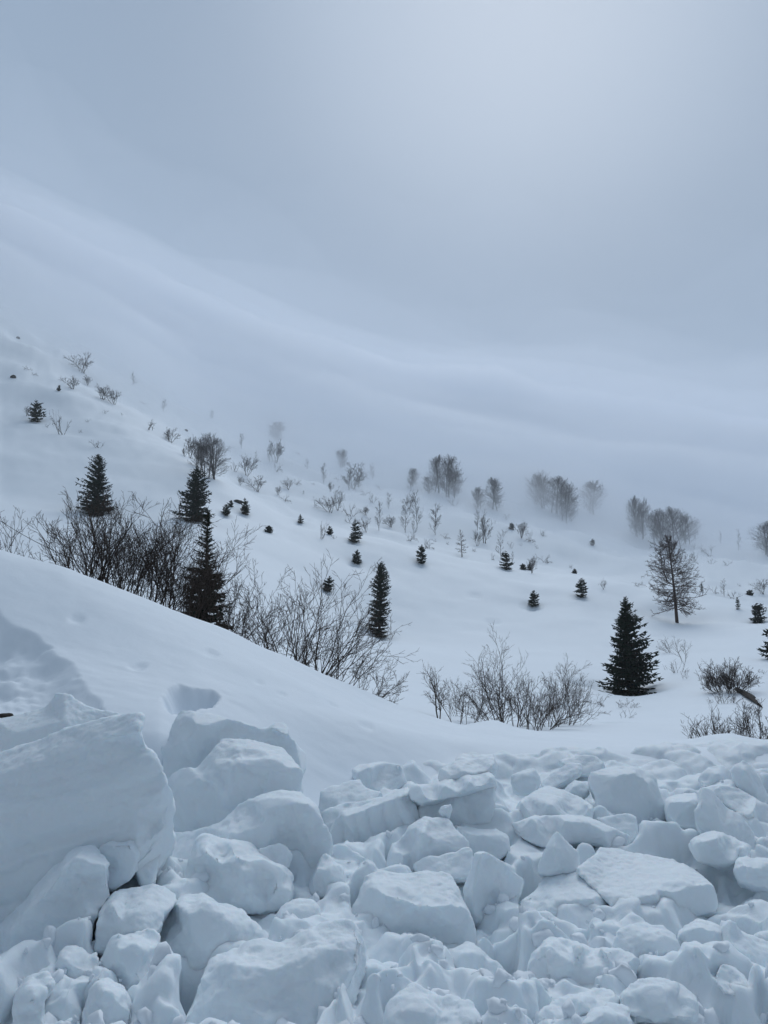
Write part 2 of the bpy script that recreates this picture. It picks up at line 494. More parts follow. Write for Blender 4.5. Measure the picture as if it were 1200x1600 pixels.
def snow_block(label, zone, y, thick, outline, inner=(), voxel=None, chips=2, dents=3, lump=0.010, grain=0.0045, strata=None, flute=None, sm=2, seed=0):
    ox, oy, s = ZONES[zone]
    rnd = random.Random(seed + len(label))
    ol = [(ox + a / s, oy + b / s, c) for a, b, c in outline]
    inn = [(ox + a / s, oy + b / s, c) for a, b, c in inner]
    # rounded, slightly ragged outline
    dense = []
    n = len(ol)
    for i in range(n):
        p0, p1, p2, p3 = (np.array(ol[(i + k) % n]) for k in (-1, 0, 1, 2))
        L = np.linalg.norm((p2 - p1)[:2])
        seg = max(1, int(L / 9))
        for k in range(seg):
            t = k / seg
            lin = p1 * (1 - t) + p2 * t
            cat = 0.5 * ((2 * p1) + (-p0 + p2) * t + (2 * p0 - 5 * p1 + 4 * p2 - p3) * t * t + (-p0 + 3 * p1 - 3 * p2 + p3) * t**3)
            q = lin * 0.72 + cat * 0.28
            q[2] = lin[2]
            if k: q[:2] += np.array([rnd.uniform(-1, 1), rnd.uniform(-1, 1)]) * 0.8
            dense.append(q)
    no = len(dense)
    dp = np.array(dense); FOOTPRINTS.append((y, dp))
    allp = dense + [np.array(p) for p in inn]
    v2, _, f2, orig, _, _ = delaunay_2d_cdt([Vector((p[0], -p[1])) for p in allp], [], [list(range(no))[::-1]], 1, 1e-4)
    src = [o[0] if o else 0 for o in orig]
    front, back = [], []
    cen = at(sum(p[0] for p in dense) / no, sum(p[1] for p in dense) / no, y + thick)
    for k, v in enumerate(v2):
        d = allp[src[k]][2]
        p = at(v.x, -v.y, y + d)
        front.append(p)
        q = CAMV + (p - CAMV) * (1 + thick / y)
        q.z -= 0.16 * thick
        q = cen + (q - cen) * 0.96
        q.y = max(q.y, p.y + 0.4 * thick)
        back.append(q)
    nv = len(front)
    edges = {}
    for f in f2:
        for a, b in zip(f, list(f[1:]) + [f[0]]):
            edges[(a, b)] = 1
    faces = [list(f) for f in f2] + [[a + nv for a in reversed(f)] for f in f2]
    for (a, b) in edges:
        if (b, a) not in edges:
            faces.append([b, a, a + nv, b + nv])
    me = bpy.data.meshes.new('snow_block')
    me.from_pydata([tuple(p) for p in front + back], [], faces)
    bm = bmesh.new(); bm.from_mesh(me)
    bmesh.ops.recalc_face_normals(bm, faces=bm.faces)
    bm.to_mesh(me); bm.free()
    tmp = bpy.data.objects.new('tmp_block', me)
    col.objects.link(tmp)
    r = tmp.modifiers.new('r', 'REMESH'); r.mode = 'VOXEL'
    r.voxel_size = voxel or max(0.009, 0.0030 * y); r.use_smooth_shade = True
    s_ = tmp.modifiers.new('s', 'SMOOTH'); s_.factor = 0.5; s_.iterations = max(1, sm - 1)
    dg = bpy.context.evaluated_depsgraph_get()
    res = bpy.data.meshes.new_from_object(tmp.evaluated_get(dg))
    bpy.data.objects.remove(tmp); bpy.data.meshes.remove(me)
    nvt = len(res.vertices)
    co = np.empty(nvt * 3, np.float32); res.vertices.foreach_get('co', co); co = co.reshape(-1, 3).astype(np.float64)
    no_ = np.empty(nvt * 3, np.float32); res.vertices.foreach_get('normal', no_); no_ = no_.reshape(-1, 3)
    sd_ = int(abs(hash(label)) % 1000) if False else sum(map(ord, label)) % 997
    disp = lump * 0.8 * fbm(co / 0.22, 2, sd_) + lump * 0.8 * (0.35 - np.abs(fbm(co / 0.19, 2, sd_ + 5))) + lump * 0.22 * fbm(co / 0.06, 2, sd_ + 8) + grain * fbm(co / 0.020, 2, sd_ + 9)
    if strata is None and lump > 0.0065:
        strata = ((rnd.uniform(-.35, .35), rnd.uniform(-.3, .1), 0.92), rnd.uniform(.07, .12), 0.010)
    if strata:
        direction, lam, amp = strata
        d = np.array(direction, float); d /= np.linalg.norm(d)
        w = co @ d + 0.05 * fbm(co / 0.6, 2, sd_ + 3)
        q = np.stack([w / lam, 0.35 * co[:, 0], 0.35 * co[:, 1]], -1)
        disp = disp + amp * (fbm(q, 3, sd_ + 13, 0.6))
    if flute:
        lam, amp = flute
        w = co[:, 0] + 0.35 * co[:, 2] + 0.03 * fbm(co / 0.25, 2, sd_ + 4)
        fr = np.abs(np.sin(np.pi * w / lam))
        fade = np.clip(-no_[:, 1] * 1.5, 0, 1)
        disp = disp + amp * (np.sqrt(fr) - 0.6) * fade
    co = co + no_ * disp[:, None]
    size = math.sqrt(max(1e-4, np.ptp(co[:, 0]) * np.ptp(co[:, 2])))
    facing = np.where(-no_[:, 1] + 0.6 * no_[:, 2] > 0.35)[0]
    rag = 1 + 0.30 * fbm(co / (0.16 * size + 0.03), 3, sd_ + 31)
    for k in range(dents if len(facing) else 0):                 # ragged scooped hollows
        i = facing[rnd.randrange(len(facing))]
        rd = size * rnd.uniform(0.12, 0.24)
        c_ = co[i] + no_[i] * rd * rnd.uniform(0.70, 0.9)
        v_ = co - c_
        d_ = np.linalg.norm(v_, axis=1) * rag
        m_ = d_ < rd
        co[m_] = co[m_] - no_[m_] * ((rd - d_[m_]) * 0.55)[:, None]
    for k in range(chips):                                       # broken corners: flat facets with crisp edges
        n_ = np.array([rnd.uniform(-1, 1), rnd.uniform(-1.0, 0.1), rnd.uniform(-0.2, 1.0)])
        n_ /= np.linalg.norm(n_)
        pr = co @ n_
        lim_ = np.quantile(pr, rnd.uniform(0.97, 0.995))
        over = np.maximum(pr - lim_, 0)
        co = co - n_ * (over * 0.9)[:, None]
    co = co + no_ * (0.6 * grain * fbm(co / 0.035, 2, sd_ + 21))[:, None]
    c0 = co.mean(0); c0[2] = co[:, 2].min()
    co = co - c0
    res.vertices.foreach_set('co', co.astype(np.float32).ravel())
    res.polygons.foreach_set('use_smooth', np.ones(len(res.polygons), dtype=bool))
    res.update()
    res.materials.clear(); res.materials.append(M_BLOCK)
    res.name = 'snow_block'
    o = bpy.data.objects.new('snow_block', res)
    o.location = c0
    col.objects.link(o)
    tag(o, label, 'snow block', 'broken snow blocks thrown up by the plough')
    return o


B = snow_block
B('massive layered snow slab at the left edge, streaked with slanting strata', 'A', 4.3, 0.6,
  [(-300, 540, .3), (0, 455, .28), (150, 410, .28), (300, 370, .26), (430, 308, .24), (560, 275, .22), (700, 240, .22), (790, 215, .2), (890, 222, .15), (885, 330, .1), (905, 400, .1), (950, 450, .08), (960, 510, .05),
   (1035, 615, .05), (1045, 665, 0), (1098, 725, 0), (1085, 860, 0), (1110, 970, 0), (1000, 1150, -.1), (600, 1260, -.1), (200, 1450, -.15), (-300, 1640, -.15)],
  [(0, 580, 0.06), (300, 500, .06), (600, 400, .05), (870, 330, .02), (850, 840, -.02), (960, 900, .06), (400, 800, -.06), (0, 1000, -.1)],
  strata=((-0.24, -0.25, 0.95), 0.12, 0.022), lump=0.010, dents=0, chips=1, voxel=0.014)
B('smooth snow hump rising to a small jagged peak in front of the hollow', 'A', 5.5, 0.5,
  [(-300, 262, .3), (0, 247, .3), (150, 215, .3), (310, 160, .25), (335, 115, .2), (355, 88, .2), (450, 103, .2), (475, 135, .2), (560, 175, .2), (640, 193, .2), (770, 225, .2), (780, 460, -.1), (400, 560, -.1), (-300, 620, -.1)],
  [(400, 270, -.02), (100, 340, -.05)], lump=0.006)
B('tall pale block with a chipped upper left face, rear of the two standing blocks', 'B', 6.2, 0.5,
  [(90, 345, .12), (128, 325, .14), (148, 225, .22), (205, 120, .32), (270, 117, .3), (315, 130, .2), (440, 145, .2), (560, 182, .2), (700, 222, .2), (780, 205, .25), (860, 197, .3), (882, 230, .25), (895, 290, .2), (1000, 345, .2),
   (1000, 460, .1), (900, 600, 0), (500, 660, 0), (130, 660, .0)],
  [(305, 170, 0.0), (285, 260, -.06), (240, 310, -.08), (140, 350, .03), (400, 170, 0.0), (870, 260, .05), (150, 500, .04), (300, 480, -.05)], lump=0.008)
B('block with a flat stepped top and shadowed front, foremost of two standing blocks', 'B', 5.5, 0.5,
  [(120, 530, .25), (200, 472, .28), (300, 480, .3), (365, 432, .3), (430, 340, .38), (480, 284, .45), (640, 298, .48), (760, 330, .46), (845, 352, .46), (920, 430, .3), (978, 490, .08), (970, 640, .02), (900, 780, 0), (500, 900, 0),
   (190, 920, .1), (150, 800, .15), (125, 640, .22)],
  [(590, 395, .1), (720, 400, .1), (850, 430, .08), (950, 468, .06), (520, 500, .0), (560, 445, .0), (700, 450, -.01), (850, 470, 0), (505, 640, -.06), (360, 560, .05), (420, 500, .1), (480, 420, .16)], flute=(0.13, 0.008), lump=0.008)
B('rounded hump with a dished dark front below the standing blocks', 'B', 4.95, 0.45,
  [(60, 905, .25), (120, 870, .28), (280, 860, .25), (440, 825, .25), (490, 790, .25), (580, 700, .25), (700, 650, .28), (820, 622, .32), (960, 622, .32), (1010, 660, .26), (1050, 700, .16), (1085, 800, .08), (1130, 880, 0.02), (1160, 980, 0),
   (1100, 1100, 0), (700, 1140, 0), (300, 1140, 0), (80, 1090, .05)],
  [(720, 690, .08), (900, 690, .03), (1000, 700, .02), (620, 920, -.08), (760, 830, -.02), (880, 960, .06), (530, 890, -.03), (740, 960, -.05), (1040, 900, .02)], flute=(0.15, 0.010))
B('small rounded lobe tucked under the dished hump', 'B', 4.75, 0.2,
  [(695, 985, .05), (760, 955, .1), (840, 955, .1), (900, 1010, .05), (900, 1110, 0), (690, 1110, 0)])
B('square cornered block standing alone behind the fluted block', 'C', 7.3, 0.35,
  [(258, 270, .2), (300, 238, .35), (430, 225, .4), (540, 240, .3), (575, 300, .1), (590, 345, 0.05), (460, 440, 0), (350, 430, 0), (290, 340, .03)],
  [(372, 255, 0), (545, 252, 0), (300, 290, .05), (370, 390, 0)], lump=0.006)
B('pale leaning plate left of the square cornered block', 'C', 6.5, 0.3,
  [(60, 490, .1), (80, 400, .2), (140, 360, .3), (310, 325, .4), (345, 375, .3), (450, 405, .2), (440, 440, .1), (350, 480, .05), (200, 540, 0), (130, 600, 0), (70, 590, 0)],
  [(200, 440, .12)], lump=0.007)
B('lower pale plate wedged left of the fluted block', 'C', 6.25, 0.25,
  [(80, 525, .1), (190, 470, .2), (300, 450, .2), (445, 428, .2), (430, 480, .1), (210, 560, 0), (125, 660, 0), (90, 640, 0)], lump=0.007)
B('fluted block with upright grooves in the middle of the debris', 'C', 5.85, 0.4,
  [(125, 640, .12), (200, 510, .18), (300, 490, .22), (420, 440, .25), (500, 405, .28), (590, 370, .3), (640, 480, .1), (670, 570, 0), (570, 690, 0), (480, 740, 0), (380, 775, 0), (300, 790, 0), (140, 780, .02)],
  [(215, 545, .03), (300, 525, .02), (420, 475, .02), (510, 440, .02), (590, 420, .03), (300, 680, .02), (480, 640, .03)], flute=(0.118, 0.030), lump=0.006)
B('uppermost of three layered slabs tilted up to the right', 'C', 6.0, 0.4,
  [(770, 335, .05), (785, 262, .2), (860, 217, .3), (1000, 203, .34), (1095, 193, .26), (1113, 230, .15), (1108, 278, .08), (1060, 286, .03), (900, 320, .03)],
  [(800, 300, .03), (900, 265, .05), (1080, 240, .06)], lump=0.007, chips=1, dents=0)
B('middle one of three layered slabs, jutting out furthest', 'C', 5.78, 0.42,
  [(588, 392, .15), (620, 347, .25), (740, 354, .3), (900, 308, .32), (1060, 280, .28), (1100, 305, .14), (1108, 352, .06), (1060, 352, .0), (950, 395, 0), (800, 440, 0), (670, 480, .02), (605, 450, .06)],
  [(650, 390, .02), (800, 372, .01), (950, 335, .01), (1070, 310, .04)], lump=0.007, chips=1, dents=0)
B('lowest and most shadowed of three layered slabs', 'C', 5.9, 0.4,
  [(640, 470, .1), (800, 425, .1), (950, 378, .1), (1060, 340, .1), (1106, 352, .08), (1096, 480, .02), (1080, 590, 0), (830, 620, 0), (700, 610, 0), (655, 560, 0)],
  [(1075, 450, .0), (850, 500, -.02)], lump=0.010, chips=1, dents=1)
B('tiny pale chunk perched on the rounded ridge below the three layered slabs', 'C', 5.55, 0.09,
  [(770, 510, .02), (800, 480, .03), (840, 475, .03), (848, 500, .02), (830, 560, 0), (800, 540, 0)], [(815, 505, -.02)], lump=0.004, voxel=0.008, sm=2)
B('rounded buttressed ridge in front of the fluted block', 'C', 5.25, 0.35,
  [(465, 765, .08), (490, 705, .12), (540, 695, .14), (600, 610, .18), (680, 555, .24), (760, 550, .26), (830, 560, .25), (860, 620, .16), (905, 665, .1), (950, 705, 0.05), (920, 820, 0), (700, 870, 0), (530, 890, 0), (470, 880, 0)],
  [(680, 640, -.06), (740, 680, .04), (600, 760, .04), (540, 780, -.06), (660, 760, -.02), (800, 700, .02)])
B('low dark bar of snow under the overhang of the three layered slabs', 'C', 5.5, 0.3,
  [(850, 590, .12), (950, 600, .18), (1100, 610, .18), (1175, 650, .14), (1190, 740, 0), (1100, 800, 0), (920, 760, 0)], [(950, 640, .0), (1100, 660, 0)])
B('thin upright leaf shaped block with a bright left edge', 'G', 4.7, 0.13,
  [(688, 290, .12), (722, 200, .1), (748, 90, .06), (765, 48, .03), (800, 50, .02), (860, 90, .06), (950, 150, .1), (1050, 240, .16), (1030, 310, .16), (985, 370, .14), (970, 440, .1), (880, 500, 0.02), (780, 540, 0), (720, 440, .02), (690, 340, .08)],
  [(800, 75, -.02), (765, 190, -.03), (735, 330, -.03), (760, 450, -.04)], lump=0.006, sm=3)
B('low ridge behind and left of the upright leaf shaped block', 'G', 5.0, 0.3,
  [(390, 160, .1), (480, 112, .15), (600, 86, .18), (720, 38, .18), (746, 60, .15), (740, 220, 0), (480, 240, 0)])
B('large front block with a pale sloping top and dark undercut face', 'G', 4.25, 0.5,
  [(20, 440, .25), (60, 360, .25), (110, 210, .32), (200, 185, .4), (360, 195, .45), (480, 172, .45), (600, 195, .4), (640, 230, .32), (680, 330, .2), (740, 480, .06), (765, 620, .02), (700, 680, 0.02), (600, 720, .04), (400, 700, .04), (250, 620, .03), (80, 520, .08)],
  [(150, 330, 0.02), (280, 320, .04), (420, 380, .0), (600, 415, -.02), (690, 415, 0), (300, 480, 0), (500, 560, .05), (650, 560, .04)])
B('blunt lobe of snow below the large pale topped block', 'G', 3.95, 0.35,
  [(560, 680, .12), (640, 640, .17), (700, 600, .22), (760, 620, .2), (850, 690, .15), (920, 740, .1), (1000, 850, 0), (800, 900, 0), (620, 830, 0)], [(700, 680, .03)])
B('broad mound with a bright curved cap and scooped hollows', 'F', 4.45, 0.45,
  [(80, 360, .18), (150, 200, .28), (200, 100, .34), (250, 98, .38), (370, 120, .42), (500, 160, .42), (620, 225, .42), (710, 275, .36), (740, 340, .2), (738, 430, .06), (690, 520, 0), (500, 560, 0), (330, 520, 0), (180, 460, 0)],
  [(390, 150, .2), (420, 210, .06), (560, 250, .05), (680, 295, .06), (230, 190, .02), (320, 260, .08), (450, 330, -.02), (580, 390, .06), (500, 450, -.04), (650, 400, -.04), (280, 400, .06)], lump=0.02)
B('dark steep fronted hump at lower left with a knobbed top', 'F', 3.9, 0.4,
  [(-70, 600, .22), (50, 470, .28), (120, 440, .28), (230, 425, .28), (290, 470, .22), (330, 490, .2), (440, 520, .22), (500, 600, .16), (625, 705, .05), (600, 760, 0), (350, 820, 0), (200, 920, -.05), (0, 920, -.05), (-100, 820, 0)],
  [(150, 560, -.02), (100, 660, -.02), (200, 760, -.08), (380, 620, .03), (60, 500, .08), (240, 500, .05)], lump=0.02)
B('big lumpy block at the bottom centre of the debris', 'F', 3.35, 0.45,
  [(90, 1290, -.1), (165, 1050, 0), (215, 900, .1), (300, 790, .22), (450, 750, .27), (620, 715, .32), (800, 660, .36), (950, 620, .38), (1040, 600, .38), (1100, 620, .32), (1150, 700, .22), (1160, 800, .16), (1120, 1000, .06), (1000, 1150, 0), (900, 1350, -.1), (500, 1400, -.1)],
  [(400, 850, .03), (900, 780, .12), (640, 880, .04), (760, 1060, -.01), (930, 960, .03), (400, 1050, -.06), (600, 1180, -.10)], lump=0.026)
B('slanting slab with a bright thin edge along its upper left side', 'E', 3.85, 0.3,
  [(-250, 800, .25), (0, 715, .24), (90, 610, .24), (150, 560, .24), (200, 480, .24), (320, 345, .26), (490, 205, .3), (590, 190, .3), (650, 280, .2), (690, 320, .15), (680, 420, .12), (700, 520, .1), (620, 620, .04), (560, 780, 0), (400, 820, 0), (300, 940, 0), (150, 960, 0), (-250, 1060, 0)],
  [(478, 285, .03), (350, 420, .0), (200, 590, 0), (60, 745, 0), (560, 315, .02), (640, 330, .04), (450, 560, .06), (540, 640, -.02), (500, 450, .07)], lump=0.010, dents=0, chips=1)
B('crumbly pale lump against the right end of the massive layered slab', 'E', 4.15, 0.3,
  [(590, 200, .12), (612, 165, .15), (680, 125, .2), (740, 125, .2), (810, 95, .2), (832, 150, .15), (860, 210, .1), (855, 300, .04), (800, 400, 0), (700, 480, 0), (600, 400, 0)], [(700, 200, .0), (810, 200, -.02)], lump=0.018)
B('narrow pale pillar beside the crumbly lump', 'E', 4.25, 0.2,
  [(845, 145, .1), (920, 150, .12), (1002, 138, .15), (1000, 300, .1), (955, 440, 0), (880, 450, 0), (830, 320, 0)], lump=0.006)
B('smooth shelf of snow in front of the slanting thin edged slab', 'E', 3.7, 0.4,
  [(650, 580, .2), (720, 490, .28), (800, 490, .34), (950, 445, .36), (1100, 500, .36), (1090, 560, .26), (1030, 640, .14), (1000, 740, .05), (900, 760, 0), (740, 800, 0), (680, 900, 0), (590, 860, 0), (620, 680, .05)], [(700, 580, .04), (900, 580, .08), (760, 680, 0)], lump=0.012)
B('lumpy block with a thin horn on its upper left corner', 'E', 3.45, 0.3,
  [(625, 930, .12), (690, 820, .18), (740, 748, .12), (760, 765, .12), (900, 720, .22), (990, 735, .24), (1010, 850, .18), (995, 980, .12), (960, 1110, 0.02), (900, 1230, 0), (780, 1200, 0), (680, 1030, 0)], [(720, 860, .02), (850, 880, -.03), (850, 1000, -.05)], lump=0.016)
B('rounded cone of snow at the bottom left beside two stubby lumps', 'E', 3.05, 0.25,
  [(520, 1230, 0), (560, 1090, .08), (620, 1000, .14), (680, 1010, .18), (770, 1070, .14), (810, 1120, .08), (835, 1250, 0.02), (850, 1420, 0), (520, 1420, 0)], [(660, 1120, -.03)], lump=0.014)
B('stubby leaning lump in the bottom left corner', 'E', 3.05, 0.25,
  [(80, 1380, 0), (92, 1130, .08), (150, 1050, .14), (220, 1015, .16), (300, 1020, .14), (320, 1080, .1), (262, 1160, 0.04), (255, 1380, 0)], [(180, 1150, -.02)], lump=0.016)
B('small rounded knob between the slanting slab and the horned block', 'E', 3.42, 0.25,
  [(345, 960, .06), (370, 865, .12), (430, 820, .16), (520, 825, .16), (560, 885, .12), (600, 860, .14), (625, 920, .08), (580, 1080, 0), (480, 1120, 0), (390, 1070, 0)], [(400, 920, 0)], lump=0.014)
B('broad round topped block towering over the right half of the debris', 'D', 6.5, 0.45,
  [(400, 212, .2), (460, 195, .3), (560, 185, .36), (640, 205, .3), (700, 240, .2), (722, 310, .12), (765, 395, .04), (760, 470, 0), (650, 530, 0), (500, 500, 0), (440, 420, .0), (430, 320, .02), (405, 270, .1)],
  [(470, 235, .06), (590, 225, .07), (660, 270, .06), (500, 330, 0), (600, 380, -.05), (700, 380, .04)], strata=((-0.7, 0, -0.5), 0.16, 0.014), lump=0.016)
B('flat topped slab lying left of the round topped block', 'D', 6.05, 0.4,
  [(70, 355, .1), (180, 290, .45), (220, 278, .55), (300, 300, .5), (370, 335, .38), (422, 372, .1), (415, 430, 0), (250, 440, 0), (85, 430, 0)],
  [(95, 360, 0), (230, 362, -.02), (400, 378, 0)], lump=0.006)
B('long slab with an undercut base beneath the flat topped slab', 'D', 5.65, 0.4,
  [(50, 450, .22), (150, 405, .3), (300, 402, .3), (400, 415, .3), (460, 440, .22), (583, 500, .06), (588, 530, .04), (560, 572, .04), (400, 540, .05), (330, 535, .05), (200, 560, .02), (90, 500, .02)],
  [(290, 430, .06), (390, 440, .04), (150, 440, .05), (470, 480, 0)], lump=0.012)
B('tilted slab wedged against the foot of the round topped block', 'D', 5.95, 0.3,
  [(425, 420, .15), (560, 402, .2), (612, 415, .15), (618, 500, 0.02), (560, 540, 0), (450, 460, .05)], lump=0.008)
B('small three sided pyramid of snow left of the broad fallen slab', 'D', 5.1, 0.2,
  [(170, 635, .06), (200, 560, .1), (230, 500, .1), (255, 477, .08), (300, 520, .12), (360, 580, .14), (345, 660, 0.02), (240, 680, 0), (170, 670, .02)], [(250, 560, -.02), (250, 640, -.04)], lump=0.006, sm=3)
B('broad fallen slab with a smooth white top and dark front edge', 'H', 4.65, 0.35,
  [(255, 150, .35), (330, 90, .55), (370, 45, .75), (440, 45, .78), (560, 75, .72), (740, 100, .65), (860, 170, .4), (930, 235, .1), (950, 290, .04), (940, 360, .04), (800, 390, .05), (630, 385, .04), (490, 390, 0.03), (420, 330, .05), (330, 240, .2)],
  [(500, 308, 0), (640, 280, -.01), (800, 250, 0), (915, 240, .02), (500, 290, .04), (650, 258, .05), (800, 225, .06)], lump=0.006, sm=3)
B('flat slab tucked behind the left end of the broad fallen slab', 'H', 4.7, 0.3,
  [(-30, 310, .1), (60, 250, .35), (100, 190, .48), (170, 138, .55), (255, 150, .52), (350, 220, .3), (418, 295, .06), (432, 350, 0), (300, 390, 0), (0, 420, 0)], [(130, 335, 0), (300, 296, 0), (400, 302, 0), (140, 315, .05)], lump=0.007)
B('slab leaning steeply with a ragged left edge at the right', 'D', 5.65, 0.3,
  [(875, 390, .06), (895, 350, .1), (905, 280, .12), (940, 300, .18), (1020, 380, .24), (1100, 430, .24), (1135, 480, .2), (1145, 610, .08), (1080, 620, 0), (920, 500, 0), (885, 450, 0)], [(920, 350, .0), (1000, 450, 0)], lump=0.01)
B('pale slab behind the steeply leaning slab, cut by the right frame edge', 'D', 6.2, 0.35,
  [(935, 305, .25), (990, 275, .35), (1080, 290, .4), (1200, 365, .35), (1300, 400, .2), (1300, 500, 0), (1150, 470, 0), (1110, 440, 0)], [(1130, 400, .0), (1150, 360, .1)], lump=0.008)
B('wedge with a shadowed front at the foot of the steeply leaning slab', 'D', 5.15, 0.3,
  [(845, 525, .12), (900, 490, .22), (960, 475, .28), (1050, 510, .28), (1118, 552, .14), (1105, 600, 0.02), (1000, 635, 0), (890, 600, 0)], [(900, 535, .0), (975, 510, .0), (1080, 560, .0)], lump=0.01)
B('pale block above the teal crevice right of the round topped block', 'D', 6.1, 0.4,
  [(735, 345, .25), (770, 320, .35), (880, 310, .4), (900, 360, .15), (885, 470, 0.04), (800, 460, 0), (745, 410, .02)], [(765, 352, .03), (880, 345, 0)], lump=0.006)
B('knobbed snow crest far right below the shrub tufts', 'D', 7.3, 0.3,
  [(885, 245, .12), (930, 195, .22), (1000, 185, .25), (1050, 230, .2), (1045, 280, 0), (910, 280, 0)], [(980, 225, 0)])
B('sharp pointed snow fin at the far right', 'D', 7.0, 0.25,
  [(1035, 210, .14), (1090, 160, .12), (1130, 195, .12), (1160, 240, .1), (1205, 330, .1), (1190, 370, 0), (1100, 310, 0), (1060, 280, 0)], [(1095, 210, -.04), (1140, 280, -.03)], sm=3)
B('small rounded boulder of snow left of the round topped block', 'D', 6.9, 0.25,
  [(55, 235, .12), (110, 210, .17), (155, 203, .14), (187, 245, .03), (150, 320, 0), (60, 300, 0)], [(120, 240, 0)], lump=0.008)
B('hazy rounded block at the far edge of the debris, behind the round topped block', 'D', 8.0, 0.35,
  [(260, 165, .15), (330, 145, .25), (430, 145, .25), (473, 185, .08), (445, 230, 0), (380, 235, 0), (290, 200, 0)], lump=0.01)
B('tilted pale plate just left of the round topped block', 'D', 7.2, 0.25,
  [(183, 262, .1), (230, 225, .2), (310, 175, .25), (367, 178, .2), (368, 220, .04), (250, 290, 0), (190, 290, 0)], lump=0.007)
B('dark little wedge against the left side of the round topped block', 'D', 6.75, 0.2,
  [(285, 295, .1), (330, 250, .14), (380, 260, .12), (408, 300, .02), (360, 350, 0), (290, 330, 0)], [(330, 280, -.02)], lump=0.007)
B('wide dark fronted mound with a crumbled crest at lower right', 'H', 3.7, 0.4,
  [(-20, 680, .04), (60, 540, .2), (130, 480, .3), (190, 492, .3), (250, 500, .3), (330, 530, .3), (400, 520, .26), (520, 560, .14), (562, 600, .08), (545, 680, 0.02), (370, 750, 0), (200, 770, 0), (0, 740, 0)],
  [(100, 545, .04), (270, 545, .04), (400, 560, .05), (250, 640, .05), (420, 630, .06)], lump=0.02)
B('squarish chunk under the front edge of the broad fallen slab', 'H', 4.05, 0.3,
  [(755, 455, .15), (850, 400, .24), (940, 415, .2), (962, 450, .12), (985, 530, 0), (890, 600, 0), (800, 570, 0)], [(820, 445, .02), (940, 460, .0)], lump=0.014)
B('twin bumped block at the right edge beyond the broad fallen slab', 'H', 4.8, 0.3,
  [(1030, 150, .12), (1050, 100, .18), (1090, 82, .24), (1120, 95, .22), (1150, 85, .24), (1280, 110, .2), (1280, 260, 0), (1140, 240, 0), (1050, 200, 0)], [(1080, 130, .0), (1160, 140, .02)], lump=0.016)
B('sloping wedge near the lower right corner', 'H', 3.45, 0.3,
  [(935, 690, .05), (960, 610, .15), (1010, 620, .18), (1070, 660, .15), (1125, 720, .08), (1110, 790, 0), (980, 760, 0)], lump=0.014)
B('low flat chunk at the bottom edge right of centre', 'H', 2.95, 0.25,
  [(300, 920, 0), (330, 850, .14), (440, 825, .2), (515, 840, .16), (510, 1000, 0), (300, 1000, 0)], [(380, 870, .03)], lump=0.016)

B('crumbly low mound directly under the middle of the broad fallen slab', 'H', 4.0, 0.3,
  [(430, 530, .06), (470, 455, .14), (560, 430, .2), (680, 440, .2), (745, 480, .14), (775, 580, .02), (700, 640, 0), (580, 630, 0), (470, 600, 0)], [(600, 500, .03), (690, 520, .0)], lump=0.022)
B('long crumbled ridge running down to the right edge of the frame', 'H', 3.95, 0.35,
  [(965, 440, .1), (1010, 405, .16), (1070, 450, .18), (1160, 500, .2), (1300, 560, .2), (1300, 800, 0), (1180, 720, 0), (1060, 640, .0), (990, 560, .02)], [(1100, 560, .02), (1180, 600, .04)], lump=0.022)
B('low swell of packed snow just above the bottom edge, right of centre', 'H', 3.2, 0.3,
  [(470, 780, .04), (560, 705, .16), (660, 690, .2), (760, 722, .18), (840, 765, .1), (840, 880, 0), (640, 880, 0), (490, 860, 0)], [(650, 760, .02)], lump=0.02)
B('long low swell under the wide dark fronted mound', 'H', 3.2, 0.3,
  [(60, 880, .02), (120, 810, .12), (200, 765, .2), (310, 742, .22), (420, 730, .2), (480, 780, .1), (440, 870, 0), (330, 890, 0), (120, 940, 0)], [(280, 800, .03)], lump=0.018)
B('smooth swell of snow at the bottom edge beneath the blunt lobe', 'G', 3.05, 0.3,
  [(260, 1000, .06), (330, 930, .14), (400, 882, .18), (520, 930, .2), (650, 950, .18), (740, 975, .12), (790, 1080, 0), (600, 1150, 0), (280, 1150, 0)], [(450, 980, .02)], lump=0.02)
B('pale saddle of snow filling the gap under the crumbly lump', 'E', 4.4, 0.3,
  [(480, 540, .02), (560, 420, .08), (680, 395, .12), (800, 385, .12), (900, 405, .1), (970, 440, .08), (970, 580, 0), (800, 660, 0), (600, 740, 0), (500, 680, 0)], [(740, 500, .03)], lump=0.012)
B('small crumbly cube right of the mound with the bright curved cap', 'F', 4.65, 0.25,
  [(845, 360, .06), (875, 250, .12), (925, 188, .16), (968, 212, .14), (1035, 280, .1), (1045, 400, .02), (960, 440, 0), (870, 440, 0)], [(880, 300, 0), (960, 300, -.01)], lump=0.014)
B('bluish chunk wedged under the right end of the mound with the bright cap', 'F', 4.2, 0.25,
  [(640, 570, .08), (700, 505, .14), (780, 470, .18), (870, 485, .14), (895, 570, .04), (820, 640, 0), (690, 630, 0)], [(760, 540, .02)], lump=0.012)

